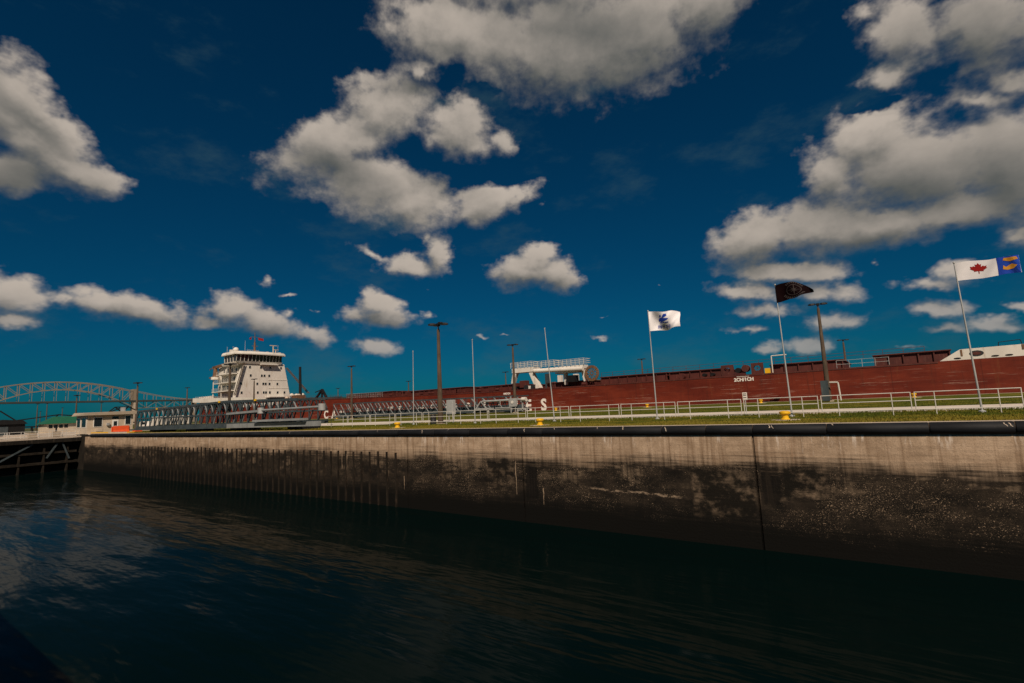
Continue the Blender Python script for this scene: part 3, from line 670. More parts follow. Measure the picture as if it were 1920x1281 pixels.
for i in range(26):
    x = random.uniform(-112, -46); z = top_z(x); r_ = random.uniform(.15, .35); t = random.random()
    m = MB()
    if t < .4: m.lathe([(r_ * .5, 0), (r_ * .5, .7), (r_, .9), (r_ * .9, 1.15)], (x, 86.4, z), 10); nm = 'vent'
    elif t < .7: m.box(x - r_ * 2, x + r_ * 2, 86, 87, z, z + .9); nm = 'deck_locker'
    else: m.tube((x - .5, 86.3, z + .35), (x + .5, 86.3, z + .35), .32, n=10); nm = 'winch_drum'
    m.build(nm, M['red_dk'], SH)
rail(-119, -104, 85.4, 0, 1.15, .9, 'galv', zf=lambda x: top_z(x), n=5)

# hatch-crane gantry, white, amidships
GA = MB()
gy0, gy1, gz0 = 86.2, 106.0, 4.85
gan = MB().box(-63.4, -57.9, 86.0, 88.4, 8.3, 9.25).box(-58.3, -46.6, 86.2, 88.0, 8.05, 8.75).build('gantry_beam', M['white'], SH)
MB().tube((-57.8, 85.9, 8.35), (-46.6, 85.9, 7.95), .42, n=14).build('gantry_pipe', M['white'], gan, smooth=True)
def leg(p0, p1, w0, w1, name='gantry_leg', mm='white'):
    a, b = Vector(p0), Vector(p1)
    MB().hexa([a + Vector((-w0, -w0, 0)), a + Vector((w0, -w0, 0)), a + Vector((w0, w0, 0)), a + Vector((-w0, w0, 0)), b + Vector((-w1, -w1, 0)), b + Vector((w1, -w1, 0)), b + Vector((w1, w1, 0)), b + Vector((-w1, w1, 0))]).build(name, M[mm], gan)
leg((-63.6, 86.6, 6.2), (-62.8, 86.6, 8.4), .35, .5); leg((-57.2, 86.6, 4.9), (-58.9, 86.6, 8.3), .55, .45); leg((-58.9, 105, 4.9), (-58.9, 105, 8.3), .5, .5); leg((-63.2, 105, 4.9), (-63.2, 105, 8.3), .5, .5)
leg((-51.2, 87.2, 5.2), (-51.2, 87.2, 8.1), .25, .35); leg((-46.7, 87.2, 5.6), (-47.2, 87.2, 8.2), .4, .45); leg((-61.0, 96, 5), (-61.0, 96, 8.3), .45, .45, 'gantry_leg', 'truss')
MB().box(-60.2, -57.0, 86, 87.4, 4.85, 5.45).build('gantry_bogie', M['white'], gan)
for x in (-62.9, -59.9, -58.2): MB().tube((x, 85.7, 5.15), (x, 86.3, 5.15), .5, n=16).build('wheel', M['black'], gan, smooth=True)
MB().box(-63.4, -62.2, 86, 87.2, 5.5, 6.2).build('gantry_motor', M['red_dk'], gan)
MB().box(-61.6, -60.0, 86, 87.2, 5.2, 6.6).build('gantry_motor', M['red_dk'], gan)
def cage(x0, x1, y0, y1, z0, h, nx):
    m = MB()
    for y in (y0, y1):
        for i in range(nx + 1 if y == y0 else 1):
            x = x0 + (x1 - x0) * i / nx; m.bar((x, y, z0), (x, y, z0 + h), .07)
        for j in range(3):
            z = z0 + h * (j + 1) / 3; m.bar((x0, y, z), (x1, y, z), .06)
    for x in (x0, x1):
        for j in range(3): m.bar((x, y0, z0 + h * (j + 1) / 3), (x, y1, z0 + h * (j + 1) / 3), .06)
    m.build('gantry_railing', M['white_rail'], gan)
cage(-63.6, -58.4, 85.9, 88.6, 9.28, 1.15, 6); cage(-57.8, -53.0, 85.9, 88.6, 8.95, 1.25, 5); cage(-52.8, -46.4, 85.9, 88.6, 8.78, 1.2, 7)
MB().box(-52.9, -48, 86, 88, 7.4, 7.7).build('gantry_walkway', M['white'], gan)
MB().box(-50.5, -48.6, 86.1, 87.6, 5.6, 6.9).build('gantry_machine', M['dark'], gan)
m = MB(); cx, cz, rr = -45.2, 7.0, 1.25        # hose reel
for i in range(20):
    a, b = 2 * math.pi * i / 20, 2 * math.pi * (i + 1) / 20
    m.bar((cx + rr * math.cos(a), 86.6, cz + rr * math.sin(a)), (cx + rr * math.cos(b), 86.6, cz + rr * math.sin(b)), .5, .2, upv=(0, 1, 0))
rl = m.build('cable_reel', M['brown'], SH)
for i in range(10):
    a = math.pi * 2 * i / 10
    MB().bar((cx + .2 * math.cos(a), 86.6, cz + .2 * math.sin(a)), (cx + rr * math.cos(a), 86.6, cz + rr * math.sin(a)), .14).build('reel_spoke', M['brown'], rl)

# stern deckhouse
FX, CY = -183.0, 96.4
def hw_at(z): return 10.3 + (7.6 - 10.3) * (z - 8.0) / (21.0 - 8.0)
poop = MB().prism_y([(-213.5, 8.3), (-206, 7.9), (-178, 7.4), (-163, 7.1), (-157, 6.75), (-157, 6.95), (-165, 7.9), (-180, 8.7), (-200, 9.3), (-213.5, 9.9)], YS0 - .06, YS0 + .25).build('poop_bulwark', M['white'], SH)
m = MB(); z0, z1 = 7.6, 21.0
a0, a1 = hw_at(z0), hw_at(z1)
m.hexa([(FX - 2.2, CY - a0, z0), (FX, CY - a0, z0), (FX, CY + a0, z0), (FX - 2.2, CY + a0, z0), (FX - 2.2, CY - a1, z1), (FX, CY - a1, z1), (FX, CY + a1, z1), (FX - 2.2, CY + a1, z1)])
dh = m.build('deckhouse_front', M['white'], SH, bevel=.12)
MB().box(-199.5, FX - 2.2, CY - 8.6, CY + 8.6, 7.6, 21).build('deckhouse_block', M['white'], SH)
def window(y, z, w=.42, h=.6):
    f = MB().box(FX - .02, FX + .05, y - w / 2 - .08, y + w / 2 + .08, z - h / 2 - .08, z + h / 2 + .08).build('window', M['white'], dh)
    return f
rows = [(10.45, [(-8.6,), (-.5,), (1.9,), (3.2,), (5.4,), (9.0,)]), ]
YR = {10.45: [-8.9, -.2, 2.35, 3.5, 5.3, 7.9], 13.6: [-8.7, -.2, 2.35, 3.5, 5.3], 16.6: [-3.4, 2.0, 3.2, 5.4], 19.5: [-4.4, 1.9, -3.3 + 9.2, 7.1]}
MBp = MB
def Yrow(px, z):   # small helper kept local: lateral place on the deckhouse front from its fraction across the face
    f = (px - 436) / (539 - 436.0); h_ = hw_at(z); return CY - h_ + 2 * h_ * f
WR = {10.45: [445, 475, 486.5, 491, 498.5, 514, 528], 13.6: [445.5, 475, 486.5, 491, 498.5, 514], 16.55: [464, 484.5, 489.5, 498.5], 19.5: [464.5, 484, 501, 521]}
for z, pxs in WR.items():
    f0, f1 = {10.45: (436, 539), 13.6: (441, 536), 16.55: (446, 533), 19.5: (452, 529)}[z]
    for px in pxs:
        f = (px - f0) / (f1 - f0); h_ = hw_at(z); y = CY - h_ + 2 * h_ * f
        w = MB().box(FX - .02, FX + .06, y - .42, y + .42, z - .5, z + .5).build('window', M['white'], dh)
        MB().box(FX - .01, FX + .075, y - .33, y + .33, z - .42, z + .42).build('pane', M['glass'], w)
for z in (12.0, 15.0):
    MB().box(FX - .02, FX + .10, CY + 1.5, CY + hw_at(z), z - .08, z + .08).build('ledge', M['white'], dh)
MB().box(FX - 1, FX + 1.5, CY - 1.8, CY + 4.5, 20.45, 20.75).build('front_balcony', M['white'], dh)
MB().box(FX - .1, FX + 3.2, CY + .5, CY + 7.8, 8.6, 8.9).build('entrance_canopy', M['white'], dh)
MB().box(FX - .1, FX + 3.0, CY + .7, CY + 7.6, 7.6, 8.6).build('entrance_recess', M['dark'], dh)
# side decks on the near side
for z, x0 in ((11.2, -199.5), (14.2, -198), (17.2, -196.5)):
    d = MB().box(x0, FX - 2.2, 85.6, CY - 6.9, z, z + .28).build('side_deck', M['white'], SH)
    r = MB(); n = 9
    for i in range(n + 1):
        x = x0 + (FX - 2.4 - x0) * i / n; r.bar((x, 85.75, z + .28), (x, 85.75, z + 1.35), .06)
    for hh in (.55, .95, 1.3): r.bar((x0, 85.75, z + .28 + hh - .2), (FX - 2.4, 85.75, z + .28 + hh - .2), .05)
    r.build('railing', M['white_rail'], d)
    for i in range(4):
        x = x0 + 1.2 + i * 3.0; MB().box(x, x + .9, CY - 8.66, CY - 8.58, z + 1.0, z + 2.1).build('side_window', M['glass'], d)
for x in (-199.3, -193, -187): MB().bar((x, 86, 8.4), (x, 86, 17.2), .22).build('deck_stanchion', M['white'], SH)
MB().box(-209, -200.5, 86, 88, 8.8, 9.9).build('mooring_winch', M['white'], SH)
for i in range(7): MB().lathe([(.25, 0), (.25, .7), (.4, .85), (.35, 1.05)], (-210 + i * 1.8, 86.0, 9.1), 10).build('bitt', M['white'], SH)
rail(-212, -187, 85.3, 0, 1.1, 1.4, 'white_rail', zf=lambda x: 8.3 + (-x - 187) * .035, n=3)
# wheelhouse
wx0, wx1, wy0, wy1 = -191.5, -181.8, 85.6, 103.6
wh = MB().hexa([(wx0, wy0 + 1, 20.7), (wx1 - .8, wy0 + 1.4, 20.7), (wx1 - .8, wy1 - 1.4, 20.7), (wx0, wy1 - 1, 20.7), (wx0, wy0 + .5, 21.5), (wx1 - .4, wy0 + .7, 21.5), (wx1 - .4, wy1 - .7, 21.5), (wx0, wy1 - .5, 21.5)]).build('wheelhouse', M['white'], SH)
MB().box(wx0, wx0 + 8.6, wy0 + .7, wy1 - .7, 21.5, 23.9).build('wheelhouse_core', M['glass'], wh)
npn = 13
for i in range(npn):
    y0 = wy0 + .7 + (wy1 - wy0 - 1.4) * i / npn; y1 = wy0 + .7 + (wy1 - wy0 - 1.4) * (i + 1) / npn
    def xf(y): return wx1 - .4 - .035 * (y - (wy0 + wy1) / 2) ** 2 * .35
    MB().hexa([(xf(y0) - .1, y0 + .1, 21.52), (xf(y0), y0 + .1, 21.52), (xf(y1), y1 - .1, 21.52), (xf(y1) - .1, y1 - .1, 21.52), (xf(y0) + .4, y0 + .1, 23.8), (xf(y0) + .5, y0 + .1, 23.8), (xf(y1) + .5, y1 - .1, 23.8), (xf(y1) + .4, y1 - .1, 23.8)]).build('bridge_window', M['glass'], wh)
    MB().bar((xf(y0) + .02, y0, 21.5), (xf(y0) + .52, y0, 23.9), .14).build('mullion', M['white'], wh)
for i in range(4):
    x = wx0 + .4 + i * 2.1; MB().box(x, x + 1.8, wy0 + .62, wy0 + .72, 21.6, 23.7).build('bridge_window', M['glass'], wh); MB().bar((x - .15, wy0 + .6, 21.5), (x - .15, wy0 + .45, 23.9), .16).build('mullion', M['white'], wh)
MB().hexa([(wx0 + .5, wy0 - .2, 20.1), (wx1 - 2.0, wy0 - .2, 20.1), (wx1 - 2.0, wy0 + 3, 20.1), (wx0 + .5, wy0 + 3, 20.1), (wx0, wy0 - .5, 21.0), (wx1 - 1.6, wy0 - .5, 21.0), (wx1 - 1.6, wy0 + 3, 21.0), (wx0, wy0 + 3, 21.0)]).build('bridge_wing', M['white'], wh)
m = MB(); pts = []
for i in range(15):
    y = wy0 - .3 + (wy1 - wy0 + .6) * i / 14; pts.append((wx1 + 1.2 - .035 * (y - (wy0 + wy1) / 2) ** 2 * .5, y))
poly = pts + [(wx0 - .5, wy1 + .3), (wx0 - .5, wy0 - .3)]
n = len(poly); inset = [(x + (-190 - x) * .05, y + (94.5 - y) * .05) for x, y in poly]
m.add([(x, y, 23.9) for x, y in poly] + [(x, y, 24.25) for x, y in poly] + [(x, y, 25.0) for x, y in inset], [tuple(range(n - 1, -1, -1)), tuple(range(2 * n, 3 * n))] + [(k_ * n + i, k_ * n + (i + 1) % n, (k_ + 1) * n + (i + 1) % n, (k_ + 1) * n + i) for k_ in (0, 1) for i in range(n)])
rf = m.build('wheelhouse_roof', M['white'], SH)
MB().sphere((-190, 89.4, 26.3), .95).tube((-190, 89.4, 25), (-190, 89.4, 25.6), .5).build('radome', M['white'], rf, smooth=True)
ms = MB().tube((-186, 94.2, 25), (-186, 94.2, 29), .42, .28).tube((-186, 94.2, 29), (-186, 94.2, 32.6), .16, .1).bar((-186, 92.6, 30.9), (-186, 95.8, 30.9), .12).build('mast', M['brown'], rf)
MB().bar((-186, 93.2, 27.6), (-186, 95.4, 27.6), .15).build('mast_yard', M['brown'], ms)
MB().add([(-185.9, 95.4, 29.9), (-185.6, 97.3, 29.6), (-185.6, 97.2, 30.5), (-185.9, 95.4, 30.8)], [(0, 1, 2, 3)]).add([(-185.9, 92.9, 29.9), (-185.8, 92.1, 29.9), (-185.8, 92.1, 30.5), (-185.9, 92.9, 30.7)], [(0, 1, 2, 3)]).build('signal_flag', M['leafred'], ms)
MB().tube((-186, 101.2, 25), (-186, 101.2, 28.1), .22).box(-186.2, -185.8, 99.9, 102.5, 28.1, 28.35).tube((-186, 102.2, 25), (-186, 102.2, 26.6), .2).box(-186.2, -185.8, 101.2, 103.2, 26.6, 26.8).build('radar_mast', M['conc'], rf)
for y, z in ((91.2, 29.5), (103.6, 28.8), (85.0, 26.8), (87.0, 27.2)): MB().tube((-187, y, 25), (-187, y, z), .05, .03, 6).build('antenna', M['white_rail'], rf)
r = MB()
for i in range(8): r.bar((-185.0, 91 + i * .6, 25), (-185.0, 91 + i * .6, 25.9), .06)
r.bar((-185, 91, 25.9), (-185, 95.2, 25.9), .06); r.bar((-185, 91, 25.5), (-185, 95.2, 25.5), .06); r.build('roof_railing', M['white_rail'], rf)
for y in (86.2, 99.3, 104.0): MB().box(-188, -187, y, y + .8, 24.9, 25.9).build('roof_locker', M['white'], rf)
# aft stack and brown deck crane, seen left of the wheelhouse
MB().box(-201.0, -199.6, 85.2, 86.8, 16.5, 17.0).lathe([(1.1, 0), (.8, .8), (.6, 3.4), (.9, 4.0)], (-199.2, 86.6, 16.9), 12).build('crane_pedestal', M['brown'], SH)
MB().bar((-200.6, 86.4, 20.4), (-192.5, 87.2, 21.2), .7, .9).bar((-202.5, 86, 19.8), (-201, 86, 20.3), .2).build('crane_jib', M['brown'], SH)
MB().lathe([(1.5, 0), (1.5, .9), (1.55, 1.0)], (-199.0, 86.6, 16.0), 14).build('crane_platform', M['white'], SH)
MB().box(-208, -199, 92, 101, 8.5, 19).build('engine_casing', M['white'], SH)
# external diagonal stair towers on both shoulders of the deckhouse front
def lattice(p0, p1, w, nseg, name, mm):
    m = MB(); a, b = Vector(p0), Vector(p1); d = (b - a); up_ = Vector((0, .0, 1)).cross(d).normalized() * 0; off = Vector((0, w, 0))
    m.bar(a, b, .18); m.bar(a + off, b + off, .18)
    for i in range(nseg):
        s0 = a + d * (i / nseg); s1 = a + d * ((i + 1) / nseg); m.bar(s0, s1 + off, .1); m.bar(s1, s1 + off, .1)
    m.build(name, M[mm], SH)
lattice((-182.2, 88.4, 21.0), (-182.2, 85.4, 9.5), .5, 12, 'stair_tower', 'conc_pole')
lattice((-180.5, 103.0, 19.5), (-163.5, 101.5, 9.2), .7, 16, 'cargo_boom', 'conc_pole')
MB().tube((-160.5, 97, 6.5), (-160.8, 97, 18.0), .5, .4, 12).build('boom_post', M['dark'], SH, smooth=True)
for i in range(7):
    x = -167 + i * 1.2; MB().sphere((x, 96 + (i % 3), 8.0 + random.uniform(-.4, .9)), .7, .7, .6).build('deck_machinery', M['white' if i % 3 else 'conc'], SH, smooth=True)
MB().box(-162.5, -159, 95, 98, 6.6, 8.4).build('boom_base', M['brown'], SH)
MB().bar((-152.5, 97, 6.0), (-147.9, 97, 9.6), .55).bar((-147.9, 97, 9.6), (-144.6, 97, 5.8), .6).bar((-148, 97, 9.4), (-148, 97, 6), .45).bar((-147.9, 97, 9.6), (-151.8, 97, 8.9), .25).build('boom_saddle', M['dark'], SH)
MB().box(-158, -140, 96, 99, 6.2, 7.0).build('conveyor_boom', M['truss'], SH)

# ------------------------------------------------------------------ light poles
def make_pole(heads, z_top, r0, name='light_pole'):
    o = thing(name, 'x', 'light pole', (0, 0, 0), 'tall lamp posts around the locks')
    MB().lathe([(.55, -.3), (.55, .06)], n=14).build('pole_base', M['conc'], o)
    MB().lathe([(r0, 0), (r0 * .5, z_top - .55), (r0 * .36, z_top - .5), (.07, z_top - .45), (.07, z_top)], n=12).build('pole', M['conc_pole'], o, smooth=True)
    MB().box(-.16, .16, -.16, .16, z_top - .18, z_top + .12).build('bracket', M['dark'], o)
    for hx, hy in heads:
        m = MB(); d = Vector((hx, hy, 0)).normalized(); c = Vector((0, 0, z_top + .02)) + d * .16; e = d * .95
        m.bar(c, c + d * .2, .1, .1); m.build('lamp_arm', M['dark'], o)
        m = MB(); s_ = Vector((-d.y, d.x, 0)); ring = [(0, .12, -.06, .07), (.18, .24, -.09, .12), (.6, .27, -.10, .12), (.85, .16, -.06, .05)]
        vs = []
        for t, w_, zb, zt in ring:
            p_ = c + d * (t * .95 + .1); vs += [p_ - s_ * w_ + Vector((0, 0, zb)), p_ + s_ * w_ + Vector((0, 0, zb)), p_ + s_ * w_ * .8 + Vector((0, 0, zt)), p_ - s_ * w_ * .8 + Vector((0, 0, zt))]
        fs = [(0, 1, 2, 3), (12, 13, 14, 15)] + [(k_ * 4 + i, k_ * 4 + (i + 1) % 4, k_ * 4 + 4 + (i + 1) % 4, k_ * 4 + 4 + i) for k_ in range(3) for i in range(4)]
        m.add(vs, fs); m.build('lamp_head', M['dark'], o)
    return o
pA = make_pole([(1, .55), (1, -.5), (-1, .5), (-1, -.55)], 10.35, .30)
pB = make_pole([(1, .3), (-1, -.3)], 12.25, .31)
near_row = [(-37.7, 38.4, 'tall concrete lamp post with four lamp heads beside the black drum on the grass'),
            (-86.8, 40.0, 'dark lamp post rising from the near truss in front of the white deckhouse'),
            (-135.0, 42.4, 'dark lamp post directly right of the beige guard shed'),
            (-193.0, 45.6, 'lamp post standing behind the beige guard shed')]
far_row = [(-6.5, 75, .36, 'tall lamp post right of the dark flag, with white pipe at its foot'),
           (-54.9, 75, .35, 'lamp post beside the right end of the far truss, left of the gantry'),
           (-102.5, 75, .34, 'lamp post behind the left end of the far truss'),
           (-148, 75, .34, 'small lamp post in front of the white deckhouse face'),
           (-193, 75, .44, 'small lamp post left of the white stern, above the bridge approach'),
           (-7.2, 126, -.2, 'distant lamp post behind the ship, just right of the tall lamp post'),
           (-51.2, 126, -.2, 'distant lamp post behind the ship, left of the white flag'),
           (-95.4, 126, -.2, 'distant lamp post behind the ship, left of the gantry'),
           (-139.2, 126, -.2, 'distant lamp post behind the ship, beside the leftmost bare flagpole'),
           (-184, 128, -.2, 'distant lamp post behind the ship, right of the dark boom saddle'),
           (-315, 60.5, 0, 'distant lamp post under the bridge arch, left of the green roof'),
           (-311, 63, 0, 'distant lamp post under the bridge arch, over the left end of the green roof'),
           (-386, 85, 0, 'distant lamp post under the bridge arch, over the green roof'),
           (-460, 90, 0, 'small faint lamp post, lowest of those left of the green roof'),
           (-316, 84.4, 0, 'distant lamp post right behind the roof of the beige guard shed')]
for i, (x, y, lb) in enumerate(near_row):
    if i == 0: pA.location = (x, y, 0); pA['label'] = lb
    else: copy_tree(pA, None, lb, (x, y, 0))
for i, (x, y, z, lb) in enumerate(far_row):
    if i == 0: pB.location = (x, y, z); pB['label'] = lb
    else: copy_tree(pB, None, lb, (x, y, z))
# things at the foot of the nearest post
d_ = thing('drum', 'black ribbed drum on the grass at the foot of the nearest lamp post', 'drum', (-38.25, 37.9, 0))
MB().lathe([(.29, 0), (.31, .05), (.30, .28), (.325, .3), (.30, .33), (.30, .58), (.325, .6), (.30, .63), (.31, .86), (.28, .9)], (-38.25, 37.9, 0), 18).build('drum_body', M['black'], d_, smooth=True)
MB().lathe([(.27, 0), (.26, .05)], (-38.25, 37.9, .9), 18).build('drum_lid', M['dark'], d_)
cb = thing('electric_cabinet', 'pale grey electric cabinet standing just right of the nearest lamp post', 'cabinet', (-38.2, 40.6, 0))
MB().box(-38.75, -37.85, 40.4, 40.9, .9, 2.45).build('cabinet_body', M['galv'], cb, bevel=.02)
MB().box(-38.70, -37.90, 40.36, 40.40, .98, 2.38).build('cabinet_door', M['galv'], cb)
for x in (-38.6, -38.0): MB().box(x - .04, x + .04, 40.55, 40.65, 0, .9).build('cabinet_leg', M['galv'], cb)
cb2 = thing('meter_box', 'pale meter box with a round white dial on the lamp post by the far truss', 'meter box', (-54.9, 74.3, .35))
MB().box(-55.75, -54.1, 74.2, 74.55, 1.4, 2.9).build('box_body', M['galv'], cb2, bevel=.03)
MB().tube((-54.95, 74.12, 2.2), (-54.95, 74.2, 2.2), .27, n=16).build('dial', M['white'], cb2)
for x in (-55.4, -54.4): MB().box(x - .06, x + .06, 74.3, 74.45, .3, 1.4).build('box_leg', M['galv'], cb2)
pb = thing('post_panel', 'dark control box and white pipe hoop at the foot of the right-hand lamp post', 'control box', (-6.6, 74.2, .33))
MB().box(-7.15, -6.35, 74.1, 74.5, .4, 2.9).build('control_box', M['truss'], pb)
MB().path([(-5.2, 74.2, .4), (-5.3, 74.2, 2.6), (-6.2, 74.2, 2.65)], .09).build('pipe_hoop', M['white_rail'], pb)

# ------------------------------------------------------------------ flagpoles and flags
def flagpole(x, y, h, tx, label):
    o = thing('flagpole', label, 'flagpole', (x, y, 0), 'flagpoles along the lawn')
    MB().lathe([(.16, 0), (.16, .08), (.09, .12)], (x, y, 0), 12).build('flagpole_base', M['galv'], o)
    MB().tube((x, y, .05), (x + tx, y, h), .055, .03, 10).build('mast_tube', M['galv'], o, smooth=True)
    MB().sphere((x + tx, y, h + .04), .06).build('finial', M['galv'], o, smooth=True)
    return o
flagpole(-41.3, 38.0, 7.8, .12, 'bare thin flagpole left of the nearest lamp post')
flagpole(-32.7, 38.0, 8.1, 0, 'bare thin flagpole right of the nearest lamp post')
flagpole(-23.7, 38.0, 8.15, -.5, 'bare leaning flagpole rising in front of the gantry')
flagpole(-14.55, 38.0, 8.3, -.07, 'flagpole flying the white flag with blue emblem')
flagpole(-5.35, 37.2, 8.62, -.15, 'flagpole flying the dark flag')
flagpole(3.75, 37.6, 8.33, -.2, 'rightmost flagpole, flying the maple leaf flag')

def flag(name, label, org, L, H, fn, mat_, thick=.008):
    """fn(u, v) -> point of the cloth, u along the fly, v up the hoist"""
    o = thing(name, label, 'flag', org, 'flags flying over the lawn'); n, k_ = 40, 16
    m = MB(); vs = [fn(i / n, j / k_) for i in range(n + 1) for j in range(k_ + 1)]
    m.add(vs, [(i * (k_ + 1) + j, (i + 1) * (k_ + 1) + j, (i + 1) * (k_ + 1) + j + 1, i * (k_ + 1) + j + 1) for i in range(n) for j in range(k_)])
    c = m.build('cloth', mat_, o, smooth=True, fix=False); return o, c
def emblem(parent, fn, tris, name, mat_):
    """flat shapes in (u, v) laid on both sides of the cloth"""
    for sgn in (-1, 1):
        m = MB()
        for poly in tris:
            bm = bmesh.new(); vv = [bm.verts.new((u, v, 0)) for u, v in poly]; bm.faces.new(vv); bmesh.ops.triangulate(bm, faces=bm.faces)
            for _ in range(3):
                es = [e for e in bm.edges if e.calc_length() > .06]
                if not es: break
                bmesh.ops.subdivide_edges(bm, edges=es, cuts=1); bmesh.ops.triangulate(bm, faces=bm.faces)
            bm.verts.index_update(); vs = []
            for v in bm.verts:
                u0, v0 = v.co.x, v.co.y; p0 = Vector(fn(u0, v0)); du = Vector(fn(u0 + .01, v0)) - p0; dv = Vector(fn(u0, v0 + .01)) - p0
                vs.append(p0 + du.cross(dv).normalized() * (.012 * sgn))
            m.add(vs, [tuple(v.index for v in f.verts) for f in bm.faces]); bm.free()
        m.build(name, mat_, parent, fix=False)
def ring_polys(cx, cy, r0, r1, n, asp, a0=0, a1=360, gap=0):
    out = []
    for i in range(n):
        t0 = R(a0 + (a1 - a0) * i / n); t1 = R(a0 + (a1 - a0) * (i + 1 - gap) / n)
        out.append([(cx + r0 * math.cos(t0) * asp, cy + r0 * math.sin(t0)), (cx + r1 * math.cos(t0) * asp, cy + r1 * math.sin(t0)), (cx + r1 * math.cos(t1) * asp, cy + r1 * math.sin(t1)), (cx + r0 * math.cos(t1) * asp, cy + r0 * math.sin(t1))])
    return out
# white flag
def f1(u, v):
    z = 6.75 + 1.55 * v - .30 * u * v
    ph = 6.0 * u + 2.6 * v
    wv = .34 * math.sin(ph - .6) * u ** .5 + .19 * math.sin(13 * u - 5.0 * v) * u ** .5
    return (-14.60 + 2.25 * u + .10 * math.cos(ph) * u, 38.0 + wv + .3 * u, z + .10 * math.sin(7 * u + 1.0 + v) * u)
o, c = flag('white_flag', 'white flag with a blue emblem and blue lettering', (-14.6, 38, 6.1), 3, 2, f1, M['flagwhite'])
blue = [[(.5 + (x - .5) * 1.35, .62 + (y - .58) * 1.3) for x, y in pl] for pl in ([(.36, .50), (.46, .44), (.60, .50), (.63, .56), (.52, .60), (.44, .64), (.38, .60)], [(.46, .66), (.52, .62), (.60, .66), (.58, .76), (.50, .78)], [(.40, .66), (.44, .68), (.44, .74), (.40, .74)], [(.40, .40), (.62, .40), (.62, .43), (.40, .43)])]
emblem(c, f1, blue, 'emblem', M['flagblue'])
let = []
for i in range(9):
    u = .26 + .052 * i; let += [[(u, .10), (u + .014, .10), (u + .014, .27), (u, .27)], [(u + .014, .24), (u + .036, .24), (u + .036, .27), (u + .014, .27)]] + ([[(u + .014, .17), (u + .034, .17), (u + .034, .20), (u + .014, .20)]] if i % 2 else [[(u + .026, .10), (u + .038, .10), (u + .038, .24), (u + .026, .24)]])
emblem(c, f1, let, 'lettering', M['flagblue'])
# dark flag
def f2(u, v):
    zt = 8.60 + .16 * math.sin(u * 2.6) - .72 * u ** 2.6; zb = 7.42 + .40 * u
    return (-5.48 + 2.12 * u, 37.15 + .20 * math.sin(7 * u + 2.2 * v) * u ** .6 + .06 * math.sin(15 * u - 3 * v), zb + (zt - zb) * v)
o, c = flag('dark_flag', 'dark maroon flag with a round pale compass emblem', (-5.5, 37.2, 6.9), 3, 2, f2, M['flagdark'])
emb = ring_polys(.50, .50, .30, .335, 26, .62) + ring_polys(.50, .50, .42, .54, 11, .62, 205, 335, .35) + ring_polys(.50, .50, .42, .52, 9, .62, 40, 140, .35)
for k_ in range(8):
    t = R(45 * k_); l_ = .42 if k_ % 2 == 0 else .22; emb.append([(.5 + math.cos(t + 1.57) * .02, .5 + math.sin(t + 1.57) * .02), (.5 + math.cos(t) * l_ * .62, .5 + math.sin(t) * l_), (.5 + math.cos(t - 1.57) * .02, .5 + math.sin(t - 1.57) * .02)])
emblem(c, f2, emb, 'emblem', M['flaggrey'])
# maple leaf flag with a blue and gold fly
def f3(u, v):
    w_ = .12 * math.sin(9 * u - 1.8 * v) * (u ** .5) + (.22 * math.sin(24 * u + 2 * v) * max(0, u - .66)) + .04 * math.sin(21 * u - 4 * v) * u
    return (3.56 + 2.6 * u, 37.6 + w_ - .2 * u, 7.32 + .98 * v + .03 * math.sin(9 * u) - .06 * u + .06 * (v - .5) * math.sin(6 * u))
o, c = flag('maple_flag', 'white flag with red maple leaf and blue and gold fly end, at the right edge', (3.55, 37.6, 6.7), 4, 1.5, f3, M['flagwhite'])
half = [(0, 1.0), (.10, .80), (.22, .86), (.17, .55), (.33, .70), (.37, .60), (.56, .64), (.50, .45), (.58, .40), (.30, .16), (.33, .06), (.03, .11), (.03, -.18)]
leaf_ = half + [(-x, z) for x, z in reversed(half[1:])]
emblem(c, f3, [[(.37 + x * .235, .36 + z * .50) for x, z in leaf_]], 'maple_leaf', M['leafred'])
emblem(c, f3, [[(.655, .0), (.80, .0), (.995, .0), (.995, 1.0), (.80, 1.0), (.655, 1.0)]], 'blue_field', M['flagblue'])
gold = [[(.74, .80), (.86, .70), (.97, .78), (.95, .92), (.86, .84), (.76, .93)], [(.73, .30), (.80, .22), (.90, .28), (.95, .45), (.88, .55), (.86, .40), (.78, .40), (.74, .52)]]
def f3b(u, v):
    p0 = Vector(f3(u, v)); du = Vector(f3(u + .01, v)) - p0; dv = Vector(f3(u, v + .01)) - p0; return p0
for sgn in (-1, 1):
    def f3s(u, v, sgn=sgn):
        p0 = Vector(f3(u, v)); du = Vector(f3(u + .01, v)) - p0; dv = Vector(f3(u, v + .01)) - p0; return tuple(p0 + du.cross(dv).normalized() * (.012 * sgn))
    emblem(c, f3s, gold, 'gold_figure', M['flaggold'])

